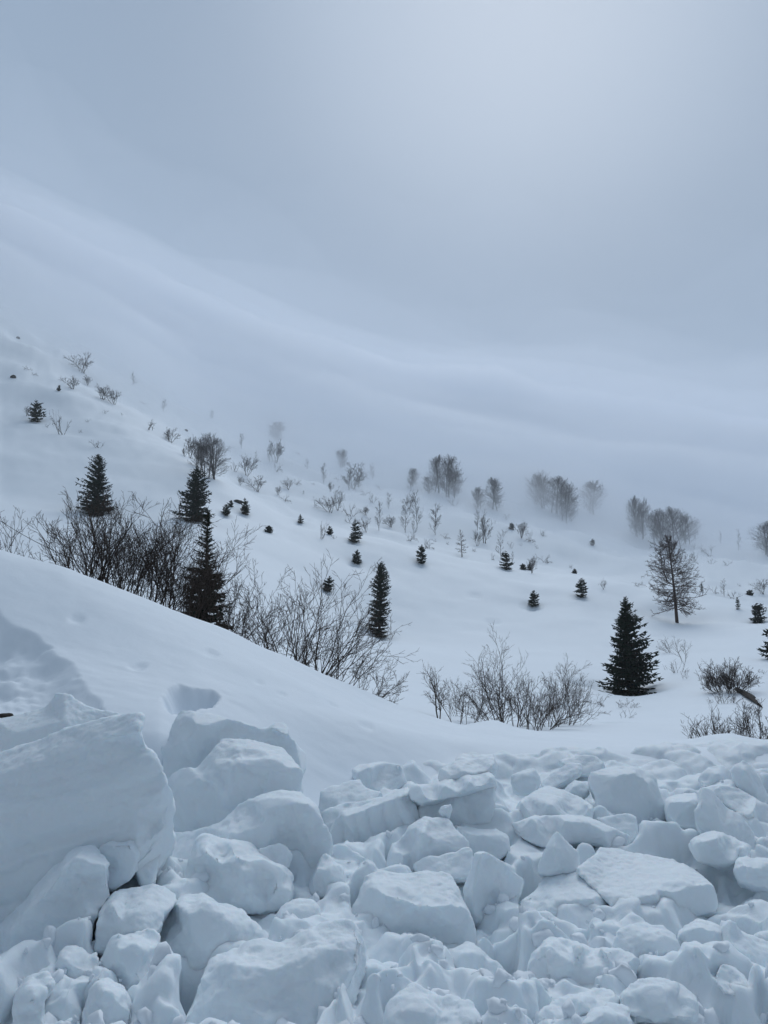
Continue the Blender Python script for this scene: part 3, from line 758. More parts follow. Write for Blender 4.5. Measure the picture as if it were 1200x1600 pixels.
# ------------------------------------------------------------------ loose rubble settles around and below the blocks
VE = (RZZ - CAM_H) / RY                                      # slope of the sight line to each rubble vertex
tanv = lambda e_: 800 - FOC * (e_ * CP - SP) / (e_ * SP + CP)
PYV = tanv(VE)
PXV = 600 + FOC * (RX / RY) * (CP - SP * (800 - PYV) / FOC)
for _ in range(3):
    for yb, dp in sorted(FOOTPRINTS, key=lambda t: t[0]):
        cols_ = np.arange(math.floor(dp[:, 0].min()), math.ceil(dp[:, 0].max()) + 1, 3.0)
        top_ = np.full(len(cols_), 9e9); bot_ = np.full(len(cols_), -9e9)
        q = np.vstack([dp, dp[:1]])
        for (x0, y0, _d0), (x1, y1, _d1) in zip(q[:-1], q[1:]):
            lo, hi = min(x0, x1), max(x0, x1)
            m_ = (cols_ >= lo - 1.5) & (cols_ <= hi + 1.5)
            if not m_.any(): continue
            t = np.clip((cols_[m_] - x0) / (x1 - x0) if abs(x1 - x0) > 1e-6 else 0.5, 0, 1)
            yy = y0 + (y1 - y0) * t
            top_[m_] = np.minimum(top_[m_], yy); bot_[m_] = np.maximum(bot_[m_], yy)
        ci = np.round((PXV - cols_[0]) / 3).astype(int)
        inside = (ci >= 0) & (ci < len(cols_))
        ci = np.clip(ci, 0, len(cols_) - 1)
        span = np.maximum(1.0, bot_[ci] - top_[ci])
        ok = inside & (RY < yb + 0.06 + max(0.15, dp[:, 2].max()) * np.clip((bot_[ci] - PYV) / span, 0, 1))
        lim = bot_[ci] - np.minimum(0.32 * span, 32)
        hit = ok & (PYV < lim)
        PYV = np.where(hit, lim, PYV)
yc_ = (800 - PYV) / FOC
ZLOW = CAM_H + RY * (SP + CP * yc_) / (CP - SP * yc_)
drop = np.maximum(0, RZZ - np.maximum(np.minimum(RZZ, ZLOW), -0.62))
soft = drop
for _ in range(2):
    soft = np.maximum(drop, blur(soft, 7))                  # the snow slumps gently towards every gap
RZZ = RZZ - soft
RZZ = np.minimum(blur(RZZ, 2), RZZ + 0.02)
RZZ = RZZ + 0.016 * (0.5 - np.abs(fbm(PR * 5.5, 3, 61).reshape(RX.shape))) * edge + 0.005 * fbm(PR * 24, 2, 62).reshape(RX.shape)
P3 = np.stack([RX.ravel(), RY.ravel(), RZZ.ravel()], -1)
jx = 0.035 * fbm(P3 * 4.5, 2, 71) + 0.012 * fbm(P3 * 14, 2, 72)
jy = 0.035 * fbm(P3 * 4.5 + 31, 2, 73) + 0.012 * fbm(P3 * 14 + 31, 2, 74)
rub = grid_mesh('snow_rubble', RX + jx.reshape(RX.shape), RY + jy.reshape(RX.shape), RZZ, M_RUBBLE)
tag(rub, 'loose lumpy crumbled snow filling the gaps between the ploughed blocks', 'snow rubble', kind='stuff')

# crumbs: small broken lumps lying on the rubble, too many to count
bm = bmesh.new(); bmesh.ops.create_icosphere(bm, subdivisions=2, radius=1.0)
SV = np.array([v.co[:] for v in bm.verts]); SF = np.array([[v.index for v in f.verts] for f in bm.faces]); bm.free()
rng = np.random.default_rng(12)
CV, CF = [], []
placed = 0
while placed < 1150:
    yv = 2.3 * (9.6 / 2.3) ** rng.random()
    uv = rng.uniform(-0.6, 0.6)
    i = np.searchsorted(ry, yv); j = np.searchsorted(ru, uv)
    if i >= len(ry) or j >= len(ru) or edge[i, j] < 0.95 or yv > 7.6: continue
    if rng.random() > 0.06 + 0.94 * patch[i, j] * (0.35 + 0.65 * rough_side[0, j]): continue
    size = 0.010 + 0.055 * rng.random() ** 3.0
    nn = rng.normal(size=(9, 3)); nn /= np.linalg.norm(nn, axis=1)[:, None]
    dd = rng.uniform(0.38, 0.95, 9)
    proj = SV @ nn.T
    rad = np.min(np.where(proj > 0.05, dd / np.maximum(proj, 0.05), 9), axis=1)
    rad = np.minimum(rad, 1.05)
    v = SV * rad[:, None] * size * rng.uniform(0.7, 1.3, 3)
    th = rng.uniform(0, 6.28); cth, sth = math.cos(th), math.sin(th)
    v = v @ np.array([[cth, sth, 0], [-sth, cth, 0], [0, 0, 1]])
    v = v + v * (0.28 * fbm(v / size * 1.6 + placed, 2, 5))[:, None]
    v = v + np.array([ru[j] * ry[i], ry[i], RZZ[i, j] + size * rng.uniform(-0.3, 0.25)])
    CF.append(SF + placed * len(SV)); CV.append(v)
    placed += 1
crumbs = mesh_obj('snow_crumbs', np.concatenate(CV).tolist(), np.concatenate(CF).tolist(), M_CRUMB)
tag(crumbs, 'small broken crumbs of snow strewn over the rubble', 'snow crumbs', kind='stuff')

# ------------------------------------------------------------------ plant builders
class Tubes:
    """collects tapered twigs into one mesh"""
    def __init__(self):
        self.v, self.f = [], []

    def tube(self, pts, r0, r1, sides=3):
        n = len(pts)
        b0 = len(self.v)
        for i, p in enumerate(pts):
            t = (pts[min(i + 1, n - 1)] - pts[max(i - 1, 0)]).normalized()
            a = t.orthogonal().normalized(); b = t.cross(a)
            r = r0 + (r1 - r0) * i / max(1, n - 1)
            for k in range(sides):
                an = 2 * math.pi * k / sides
                self.v.append(tuple(p + (a * math.cos(an) + b * math.sin(an)) * r))
        for i in range(n - 1):
            for k in range(sides):
                k2 = (k + 1) % sides
                self.f.append((b0 + i * sides + k, b0 + i * sides + k2, b0 + (i + 1) * sides + k2, b0 + (i + 1) * sides + k))
        self.f.append(tuple(b0 + (n - 1) * sides + k for k in range(sides)))
        self.f.append(tuple(b0 + k for k in reversed(range(sides))))


def limb(T, rnd, p, d, length, r, level, kids, wander=0.22, lift=0.15, spread=(0.4, 0.8), ratio=(0.4, 0.65), rmin=0.003, first=0.25, sides=3):
    n = 5 if level == 0 else (4 if level == 1 else (3 if level == 2 else 2))
    pts = [p.copy()]
    d = d.normalized()
    for i in range(n):
        d = (d + Vector((rnd.uniform(-1, 1), rnd.uniform(-1, 1), rnd.uniform(-1, 1))) * wander + Vector((0, 0, lift))).normalized()
        pts.append(pts[-1] + d * (length / n))
    T.tube(pts, r, max(rmin * 0.7, r * (0.35 if kids else 0.5)), sides)
    if not kids:
        return
    k = kids[0]
    cnt = max(1, int(round(k * rnd.uniform(0.75, 1.25))))
    for j in range(cnt):
        t = first + (0.98 - first) * (j + rnd.random()) / cnt
        q = t * n; i = min(n - 1, int(q))
        pos = pts[i].lerp(pts[i + 1], q - i)
        ax = (pts[i + 1] - pts[i]).normalized()
        side_ = ax.orthogonal().normalized()
        side_.rotate(Matrix.Rotation(rnd.uniform(0, 2 * math.pi), 3, ax))
        an = rnd.uniform(*spread)
        nd = ax * math.cos(an) + side_ * math.sin(an)
        limb(T, rnd, pos, nd, length * rnd.uniform(*ratio) * (1.05 - 0.45 * t), max(rmin, r * 0.55 * (1 - 0.4 * t)), level + 1, kids[1:], wander, lift, spread, ratio, rmin, 0.2, 3)


def shrub(name, loc, h, w, stems, label, group=None, seed=1, kids=(6, 4, 2), lean=(0, 0), r=0.016, mat=None, cat='shrub', spread_base=0.25, rmin=0.0030, fan=1.9, wander=0.24):
    """near shrub: Empty with every stem (and the twigs growing on it) a part of its own"""
    rnd = random.Random(seed)
    root = empty(name, loc)
    tag(root, label, cat, group)
    for s in range(max(1, int(round(stems * 1.0)))):
        az = rnd.uniform(0, 2 * math.pi)
        rad = math.sqrt(rnd.random())
        bx, by_ = math.cos(az) * rad * w * spread_base, math.sin(az) * rad * w * spread_base * 0.7
        p = Vector((bx, by_, -0.25))
        d = Vector((math.cos(az) * rad * fan * w / h * 0.55 + lean[0], math.sin(az) * rad * fan * w / h * 0.45 + lean[1], 1.0))
        L = (h + 0.25) * rnd.uniform(0.62, 1.0) * (1.08 - 0.25 * rad)
        T = Tubes()
        limb(T, rnd, p, d, L, r * rnd.uniform(0.65, 1.15), 0, kids, wander, 0.06, spread=(0.35, 0.85), rmin=rmin)
        mesh_obj('stem', T.v, T.f, mat or M_BARK, root)
    return root


def spruce_meshes(h, prof, seed, dense=1.0, droop=0.0, whorl=0.055, spray=0.34):
    """trunk and needle crown of a spruce of height h; prof maps 0..1 height to crown radius (metres)"""
    rnd = random.Random(seed)
    T = Tubes()
    T.tube([Vector((0, 0, -0.3)), Vector((0.01 * h, 0, h * 0.35)), Vector((0, 0.008 * h, h * 0.7)), Vector((0, 0, h))], 0.022 * h, 0.003 * h, 6)
    V, F = [], []

    def leaf(p, d, up, L, W):
        sd2 = d.cross(up)
        if sd2.length < 1e-4: sd2 = d.orthogonal()
        sd2.normalize()
        b = len(V)
        m_ = p + d * (L * 0.45)
        V.extend([tuple(p), tuple(m_ + sd2 * W), tuple(p + d * L), tuple(m_ - sd2 * W), tuple(m_ - up * W * 0.8)])
        F.extend([(b, b + 4, b + 1), (b + 1, b + 4, b + 2), (b + 2, b + 4, b + 3), (b + 3, b + 4, b), (b, b + 1, b + 2, b + 3)])

    z = 0.0
    zz = []
    while z < 0.985:
        zz.append(z)
        z += whorl * (1.05 - 0.55 * z) * rnd.uniform(0.8, 1.2)
    Z = Vector((0, 0, 1))
    lop = rnd.uniform(0, 6.28)
    for z in zz:
        Rz = prof(z) * rnd.uniform(0.86, 1.12)
        nb = max(5, int((11 + 5 * (1 - z)) * dense))
        ph = rnd.uniform(0, 6.28)
        for k in range(nb):
            az = ph + 6.283 * k / nb + rnd.uniform(-0.25, 0.25)
            L = Rz * rnd.uniform(0.62, 1.12) * (1.0 if rnd.random() > 0.08 else 0.5) * (1 + 0.2 * math.cos(az - lop - 2.5 * z))
            el = -0.30 + 0.85 * z + rnd.uniform(-0.14, 0.14) - droop
            o = Vector((math.cos(az), math.sin(az), 0))
            p = Vector((0, 0, max(0.0, z + rnd.uniform(-0.5, 0.5) * whorl) * h))
            d = (o * math.cos(el) + Z * math.sin(el))
            ns = max(2, int(3 + 4 * (1 - z)))
            pts = [p]
            for i in range(ns):
                d = (d + Z * 0.07).normalized()
                pts.append(pts[-1] + d * (L / ns))
            T.tube([pts[0], pts[len(pts) // 2], pts[-1]], 0.006 * h * (1.1 - z), 0.002 * h, 3)
            sl = spray * (0.35 + 0.25 * (Rz + L)) * (0.5 if Rz < 0.3 else 1)
            sl = min(sl, 0.55 * L + 0.06)
            for i in range(1, ns + 1):
                q = pts[i]; dd = (pts[i] - pts[i - 1]).normalized()
                lat = dd.cross(Z).normalized()
                for s_ in (-1, 1):
                    a = rnd.uniform(0.5, 1.0)
                    leaf(q - dd * rnd.uniform(0, L / ns), (dd * math.cos(a) + lat * s_ * math.sin(a) + Z * rnd.uniform(-0.3, 0.25)).normalized(), Z, sl * rnd.uniform(0.7, 1.15), sl * 0.21)
                leaf(q - dd * 0.3 * L / ns, (dd + Z * rnd.uniform(-0.5, 0.35)).normalized(), Z, sl * rnd.uniform(0.6, 0.95), sl * 0.17)
                leaf(q - dd * rnd.uniform(0, L / ns), (dd * 0.5 - Z * rnd.uniform(0.3, 0.9) + lat * rnd.uniform(-.6, .6)).normalized(), lat, sl * rnd.uniform(0.4, 0.8), sl * 0.16)
    leaf(Vector((0, 0, 0.955 * h)), Z, Vector((1, 0, 0)), 0.06 * h, 0.008 * h)
    return T, V, F


def spruce(loc, h, prof, label, seed, group='spruces on the snowy slope', yaw=0.0, tilt=0.0, **kw):
    T, V, F = spruce_meshes(h, prof, seed, **kw)
    root = empty('spruce_tree', loc)
    root.rotation_euler = (0, tilt, yaw)
    tag(root, label, 'spruce', group)
    mesh_obj('trunk', T.v, T.f, M_TRUNK, root)
    mesh_obj('crown', V, F, M_NEEDLE, root, smooth=False)
    return root


def prof_pts(pts, scale):
    zs = [p[0] for p in pts]; rs = [p[1] * scale for p in pts]
    return lambda z: float(np.interp(z, zs, rs))


def px2m(px, y):
    return px * y / FOC


CONE = [(0, .85), (.08, 1), (.25, .92), (.5, .62), (.75, .36), (.9, .17), (1, .03)]

# ---- the spruces one can pick out
def place_spruce(px, py, hpx, wpx, label, seed, pts=CONE, y=None, **kw):
    if y is None:
        p = foot(px, py)
    else:
        u, _ = sight(px, py)
        p = Vector((u * y, y, ground(u, y)))
    h = px2m(hpx, p.y) if y is None else (at(px, py - hpx, y).z - p.z)
    return spruce(p, h, prof_pts(pts, px2m(wpx, p.y) / 2), label, seed, **kw)


place_spruce(150, 803, 95, 62, 'dark spruce on the open left slope, standing behind the bare shrubs', 3, [(0, .95), (.15, 1), (.3, .72), (.45, .8), (.6, .55), (.8, .45), (.9, .25), (1, .03)])
place_spruce(305, 813, 85, 54, 'dark spruce just below the dense bare tree on the snow lip', 5, [(0, .8), (.12, 1), (.3, .95), (.5, .75), (.7, .6), (.85, .4), (1, .04)])
place_spruce(319, 985, 187, 84, 'shaggy spruce rising out of the bare shrubs behind the snow bank', 7, [(0, 1), (.2, .95), (.36, .8), (.44, .55), (.52, .72), (.6, .42), (.7, .46), (.8, .28), (.9, .22), (1, .03)], y=15.2, group='spruces on the snowy slope', droop=0.10, spray=0.30, dense=0.8, whorl=0.05)
place_spruce(592, 994, 115, 36, 'narrow columnar spruce with ragged bulges standing in its snow well', 11, [(0, .8), (.15, .95), (.3, .85), (.4, 1.0), (.48, .6), (.6, 1.1), (.75, .85), (.85, .5), (.93, .35), (1, .04)], tilt=0.03, whorl=0.045)
place_spruce(983, 1084, 146, 84, 'large cone shaped black green spruce at the right', 13, [(0, .8), (.06, 1), (.2, .88), (.25, .98), (.4, .72), (.55, .62), (.7, .5), (.8, .33), (.9, .2), (1, .03)], whorl=0.046, spray=0.36)
SMALL = [
    (55, 658, 34, 27, 'small green spruce high on the far left slope'),
    (555, 846, 35, 19, 'pointed spruce on the snow lip straight above the ragged sapling'),
    (556, 880, 21, 14, 'ragged spruce sapling below the lip, leaning right'),
    (512, 923, 22, 15, 'spruce sapling showing above the twigs of the middle bare shrub'),
    (659, 880, 28, 17, 'spruce sapling with a scooped shadow below the far thicket'),
    (791, 889, 27, 19, 'dark spruce sapling breaking the snow lip right of centre'),
    (834, 947, 24, 17, 'spruce sapling alone on the open snow, lower of two near the large spruce'),
    (909, 932, 28, 20, 'bushy spruce sapling alone on the open snow above the large spruce'),
    (1184, 972, 29, 24, 'broad spruce sapling near the right frame edge'),
    (1153, 952, 18, 8, 'slim spruce sapling just left of the broad one at the right edge'),
    (382, 803, 25, 15, 'taller of three saplings beside the half buried rock'),
    (353, 805, 17, 12, 'lower left of three saplings beside the half buried rock'),
    (361, 792, 10, 9, 'smallest of three saplings beside the half buried rock'),
    (469, 817, 13, 8, 'tiny spruce sapling alone above the wide open snow'),
    (515, 835, 13, 10, 'tiny spruce sapling beside a leaning pale shrub on the lip'),
    (420, 832, 10, 13, 'squat spruce tip barely clearing the snow in the middle'),
    (817, 890, 9, 10, 'squat green spruce tip right of the sapling breaking the lip'),
    (828, 891, 13, 8, 'upright green spruce tip beside a bare shrub on the lip'),
    (898, 896, 7, 8, 'lone low spruce tip in the hollow beyond the bushy sapling'),
    (926, 852, 10, 8, 'small greyed spruce tip on the misty snow below the foggy grove'),
    (800, 827, 10, 9, 'small misty spruce among the bare shrubs below the fog'),
    (1171, 930, 8, 10, 'squat spruce tip on the lip at far right'),
    (1097, 925, 13, 5, 'thin spruce tip touching the right side of the larch'),
    (92, 611, 10, 6, 'tiny spruce high on the misty left slope'),
    (331, 653, 14, 7, 'faint spruce ghosting in the fog above the dense bare tree'),
    (1213, 1030, 52, 34, 'spruce at the right frame edge with only branch tips showing'),
]
for i, (px, py, hp, wp, lab) in enumerate(SMALL):
    place_spruce(px, py, hp, wp, lab, 40 + i, [(0, .7), (.2, 1), (.45, .8), (.6, .85), (.8, .45), (1, .06)], group='small spruces dotted over the slope', whorl=0.12, dense=0.5, spray=0.5, tilt=(0.12 if i in (2, 3) else 0.0))

# ---- larch: bare conifer with sweeping limbs
def larch(px, py, hpx, wpx, label, seed, n=46, second=True):
    p = foot(px, py)
    h = px2m(hpx, p.y); w = px2m(wpx, p.y) / 2
    rnd = random.Random(seed)
    root = empty('larch_tree', p)
    tag(root, label, 'larch', 'larches on the slope')
    T = Tubes()
    T.tube([Vector((0, 0, -0.3)), Vector((-0.01 * h, 0, .3 * h)), Vector((-.03 * h, 0, .6 * h)), Vector((-.06 * h, 0, h))], 0.020 * h, 0.004 * h, 6)
    mesh_obj('trunk', T.v, T.f, M_LARCH, root)
    if second:
        T = Tubes()
        pts = [Vector((-.01 * h, 0, .42 * h)), Vector((-.10 * h, -.02 * h, .48 * h)), Vector((-.15 * h, -.02 * h, .62 * h)), Vector((-.16 * h, 0, .88 * h))]
        T.tube(pts, .010 * h, .003 * h, 5)
        for k in range(26):
            t = rnd.uniform(0.35, 1)
            q = pts[1].lerp(pts[3], t)
            az = rnd.uniform(0, 6.28)
            limb(T, rnd, q, Vector((math.cos(az), math.sin(az), 0.5)), w * rnd.uniform(.15, .4), .0035 * h, 1, (4, 2), 0.2, 0.06, rmin=0.0016 * h)
        mesh_obj('leader', T.v, T.f, M_LARCH, root)
    for k in range(n):
        z = 0.16 + 0.82 * (k + rnd.random()) / n
        az = k * 2.4 + rnd.uniform(-.4, .4)
        Rz = w * np.interp(z, [.1, .2, .35, .5, .7, .9, 1], [.5, .85, 1.02, .90, .60, .32, .10]) * rnd.uniform(.7, 1.1)
        el = np.interp(z, [.1, .4, 1], [-.35, -.05, .75]) + rnd.uniform(-.15, .15)
        T = Tubes()
        limb(T, rnd, Vector((-.06 * h * z * z, 0, z * h)), Vector((math.cos(az) * math.cos(el), math.sin(az) * math.cos(el), math.sin(el))), Rz, .0065 * h * (1.15 - z), 0, (12, 8), .16, 0.06, (0.5, 1.0), (0.30, 0.46), 0.0012 * h, 0.12)
        mesh_obj('branch', T.v, T.f, M_LARCH, root)
    return root


larch(1058, 973, 134, 94, 'tall bare larch with sweeping reddish limbs and a curved second leader', 2, 84)
larch(722, 870, 43, 24, 'small feathery bare larch on the snow lip', 4, 26, False)

# ---- bare shrubs just behind the near bank
NEAR = 'bare shrubs rooted behind the near snow bank'
def near_shrub(px, base_py, top_py, wpx, stems, y, label, seed, **kw):
    u, _ = sight(px, base_py)
    z = max(ground(u, y), at(px, base_py + 16, y).z - 0.25)
    top = at(px, top_py, y).z
    kw.setdefault('group', NEAR)
    return shrub('bare_shrub', Vector((u * y, y, z)), top - z, px2m(wpx, y), stems, label, seed=seed, **kw)


near_shrub(6, 860, 795, 62, 7, 12.2, 'thin twiggy shrub at the left frame edge above the bank crest', 2, kids=(5, 3, 1), r=.010)
near_shrub(50, 870, 828, 22, 2, 12.0, 'single crooked dark sprig right of the shrub at the left edge', 9, kids=(4, 2), r=.010, lean=(-.4, 0))
near_shrub(98, 884, 838, 55, 3, 12.0, 'low curving sprig leaning left beside the large bare shrubs', 14, kids=(4, 3), r=.008, lean=(-.5, 0))
near_shrub(138, 900, 768, 66, 9, 12.6, 'tall shrub with forked dark stems in front of the left slope spruce', 3, kids=(6, 5, 3), r=.018)
near_shrub(182, 915, 762, 84, 14, 13.0, 'densest tall shrub, its crown overlapping the foot of the left spruce', 4, kids=(6, 5, 3), r=.017, lean=(.12, 0))
near_shrub(222, 930, 800, 82, 16, 12.8, 'tangled dark shrub in the middle of the thicket behind the bank', 5, kids=(6, 5, 3), r=.015, lean=(.15, 0))
near_shrub(258, 945, 800, 78, 15, 13.2, 'leaning shrub reaching right toward the shaggy spruce', 6, kids=(6, 5, 3), r=.015, lean=(.28, 0))
near_shrub(292, 960, 845, 60, 12, 12.8, 'dark tangled shrub at the left foot of the shaggy spruce', 8, kids=(6, 4, 2), r=.012, lean=(.1, 0))
near_shrub(345, 985, 862, 92, 11, 13.4, 'open shrub arching right from behind the shaggy spruce', 10, kids=(6, 5, 2), r=.012, lean=(.30, 0))
near_shrub(386, 1000, 930, 54, 8, 13.0, 'low fine twigged shrub right of the shaggy spruce', 12, kids=(5, 4, 2), r=.009, lean=(.3, 0))
near_shrub(440, 1028, 918, 82, 10, 13.0, 'fan shaped shrub with long stems, left half of the middle pair', 15, kids=(6, 4, 2), r=.014, lean=(.1, 0))
near_shrub(478, 1040, 893, 110, 15, 13.4, 'tallest fan shaped shrub, right half of the middle pair', 16, kids=(6, 4, 2), r=.015, lean=(.18, 0))
near_shrub(520, 1060, 965, 95, 13, 13.6, 'low dense shrub spreading right below the fan shaped pair', 17, kids=(6, 4, 2), r=.012, lean=(.25, 0))
near_shrub(560, 1078, 1020, 66, 9, 13.8, 'fine shrub low on the bank crest left of its last twigs', 18, kids=(5, 4, 2), r=.009, lean=(.3, 0))
near_shrub(596, 1096, 1052, 42, 5, 14.0, 'last few twigs where the bank crest drops to the right', 19, kids=(4, 3), r=.007, lean=(.5, 0))

# ---- shrubs in the hollow to the right
HOL = 'bare shrubs standing in the snowy hollow'
def hollow_shrub(px, py, hpx, wpx, stems, label, seed, y=None, **kw):
    if y:
        u, _ = sight(px, py)
        p = Vector((u * y, y, ground(u, y)))
        hh = at(px, py - hpx, y).z - p.z
    else:
        p = foot(px, py, 14.5)
        hh = px2m(hpx, p.y)
    kw.setdefault('group', HOL)
    return shrub('bare_shrub', p, hh, px2m(wpx, p.y), stems, label, seed=seed, **kw)


hollow_shrub(685, 1116, 80, 56, 2, 'small tree like shrub standing apart at the left of the hollow', 21, kids=(8, 5, 3), r=.026, spread_base=.05, y=19)
hollow_shrub(730, 1128, 78, 60, 7, 'loose leaning shrub between the small tree like shrub and the big one', 22, kids=(6, 5, 2), r=.014, lean=(.25, 0), y=18.5)
hollow_shrub(728, 1095, 40, 60, 9, 'low tangle behind the loose leaning shrub', 23, kids=(5, 4, 2), r=.010, y=22)
hollow_shrub(795, 1128, 112, 84, 13, 'big many stemmed shrub at the centre of the hollow', 24, kids=(7, 5, 3), r=.018, y=20)
hollow_shrub(822, 1146, 100, 70, 9, 'dark stemmed shrub rooted lowest in front of the big many stemmed one', 25, kids=(6, 5, 3), r=.017, lean=(.12, 0), y=18)
hollow_shrub(857, 1128, 82, 46, 8, 'upright shrub right of the big many stemmed one', 26, kids=(6, 5, 2), r=.013, y=20)
hollow_shrub(878, 1112, 56, 36, 6, 'small twiggy shrub right of the upright shrub', 27, kids=(5, 4, 2), r=.012, y=21)
hollow_shrub(893, 1098, 54, 40, 6, 'bushy shrub behind, on the snow left of the large spruce', 28, kids=(6, 5, 2), r=.013)
hollow_shrub(893, 1122, 60, 40, 4, 'long branched shrub leaning hard to the right in front of the spruce', 29, kids=(6, 4, 2), r=.014, lean=(.75, 0), y=20)
hollow_shrub(962, 1104, 22, 62, 9, 'low arching shrub at the foot of the large spruce', 31, kids=(5, 3, 2), r=.010, fan=2.4)
hollow_shrub(972, 1122, 22, 18, 4, 'little forked twigs below the low arching shrub', 32, kids=(3, 2), r=.007)
hollow_shrub(962, 1143, 7, 16, 3, 'tiny twig lying on the snow right of the hollow', 33, kids=(3, 2), r=.006, fan=2.5)
EDGE = 'bare shrubs near the right frame edge'
hollow_shrub(1055, 1019, 24, 34, 9, 'rounded shrub on the open slope right of the large spruce', 34, kids=(5, 4, 2), r=.016, group=EDGE)
hollow_shrub(1070, 1034, 41, 20, 2, 'single stemmed shrub just right of the rounded one', 35, kids=(7, 4, 2), r=.022, spread_base=.05, group=EDGE)
hollow_shrub(1060, 1051, 21, 14, 6, 'small tufted shrub below the rounded one', 36, kids=(4, 3), r=.014, group=EDGE)
hollow_shrub(1073, 1060, 18, 22, 3, 'sparse sprawling twigs right of the small tufted shrub', 37, kids=(4, 3), r=.010, fan=1.5, group=EDGE)
hollow_shrub(1045, 1046, 9, 10, 3, 'tiny twigs left of the small tufted shrub', 38, kids=(3, 2), r=.009, group=EDGE)
hollow_shrub(1119, 1073, 58, 26, 1, 'slender sapling standing left of the dark domed bush', 39, kids=(10, 4, 2), r=.028, spread_base=.02, group=EDGE)
hollow_shrub(1140, 1082, 44, 66, 32, 'dark domed bush above the half buried log', 40, kids=(7, 5, 3), r=.018, rmin=.005, fan=1.3, group=EDGE)
hollow_shrub(1135, 1099, 30, 26, 7, 'reddish stemmed shrub in front of the dark domed bush', 41, kids=(5, 3, 2), r=.014, group=EDGE)
hollow_shrub(1116, 1097, 13, 34, 6, 'low arched twigs bent down left of the reddish stemmed shrub', 42, kids=(4, 3), r=.009, fan=2.6, group=EDGE)
hollow_shrub(1168, 1108, 15, 26, 7, 'low bowed twigs under the half buried log', 43, kids=(4, 3), r=.009, fan=2.2, group=EDGE)
hollow_shrub(1111, 1158, 50, 28, 13, 'upright tuft of stems left of the three at the debris edge', 44, kids=(5, 3), r=.010, y=15.5, group=EDGE, wander=.1)
hollow_shrub(1127, 1156, 64, 20, 2, 'tall thin stem rising out of the upright tuft', 45, kids=(6, 2), r=.014, spread_base=.05, y=16, group=EDGE)
hollow_shrub(1150, 1158, 44, 28, 11, 'shorter upright tuft, middle of the three at the debris edge', 46, kids=(5, 3), r=.010, y=15.5, group=EDGE, wander=.1)
hollow_shrub(1187, 1164, 64, 46, 12, 'tall tangled tuft at the right edge of the frame', 47, kids=(6, 4, 2), r=.012, y=15.5, group=EDGE)
hollow_shrub(1085, 1162, 32, 14, 5, 'thin pale tuft left of the upright tufts', 48, kids=(4, 2), r=.006, y=15, group=EDGE)
hollow_shrub(1085, 1133, 17, 22, 3, 'broken dead twigs on the snow above the thin tuft', 49, kids=(3, 2), r=.012, lean=(.3, 0), group=EDGE)
hollow_shrub(1070, 1131, 11, 5, 1, 'lone stub of twig left of the broken dead twigs', 50, kids=(2,), r=.012, lean=(.3, 0), group=EDGE)
hollow_shrub(1194, 1052, 14, 26, 3, 'crooked twigs touching the right frame edge', 51, kids=(4, 3), r=.012, lean=(-.4, 0), group=EDGE)

# ---- small bare shrubs and saplings on the far slope: a few shapes, each plant its own object
def far_mesh(kind, seed):
    rnd = random.Random(seed)
    T = Tubes()
    if kind == 'tree':        # single trunk, rising limbs (unit height)
        limb(T, rnd, Vector((0, 0, -0.05)), Vector((rnd.uniform(-.1, .1), 0, 1)), 1.0, 0.013, 0, (18, 7, 3), .10, .08, (0.6, 1.1), (0.28, 0.46), 0.0034, 0.10, 4)
    elif kind == 'fan':       # several stems from one foot
        for k in range(6):
            az = rnd.uniform(0, 6.28); f_ = rnd.uniform(0.05, 0.85)
            limb(T, rnd, Vector((rnd.uniform(-.1, .1), rnd.uniform(-.08, .08), -.05)), Vector((math.cos(az) * f_, math.sin(az) * f_, 1)), rnd.uniform(.7, 1.0), .014, 0, (7, 5, 2), .18, .04, rmin=0.0042)
    elif kind == 'low':       # half buried sprawl
        for k in range(5):
            az = rnd.uniform(0, 6.28); f_ = rnd.uniform(0.6, 2.0)
            limb(T, rnd, Vector((rnd.uniform(-.4, .4), rnd.uniform(-.2, .2), -.05)), Vector((math.cos(az) * f_, math.sin(az) * f_, 1)), rnd.uniform(.8, 1.3), .026, 0, (4, 3), .25, .02, rmin=0.008)
    me = bpy.data.meshes.new('far_shrub_' + kind)
    me.from_pydata(T.v, [], T.f)
    me.polygons.foreach_set('use_smooth', np.ones(len(me.polygons), dtype=bool))
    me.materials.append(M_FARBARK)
    return me


FM = {k: [far_mesh(k, 100 + 7 * i + len(k)) for i in range(4)] for k in ('tree', 'fan', 'low')}
rf = random.Random(77)

# landmarks that a label can name
MARKS = [(150, 760, 'the left slope spruce'), (55, 642, 'the small green spruce'), (330, 712, 'the dense bare tree'), (305, 770, 'the spruce under the lip'), (372, 790, 'the three saplings by the rock'),
         (555, 830, 'the pointed lip spruce'), (469, 810, 'the tiny lone sapling'), (659, 866, 'the scooped sapling'), (722, 850, 'the small feathery larch'), (791, 876, 'the sapling breaking the lip'),
         (926, 847, 'the greyed spruce tip'), (697, 745, 'the leftmost foggy grove'), (872, 780, 'the middle foggy grove'), (1040, 825, 'the right foggy grove'), (1058, 900, 'the tall larch'), (1184, 958, 'the broad right sapling')]
used = {}


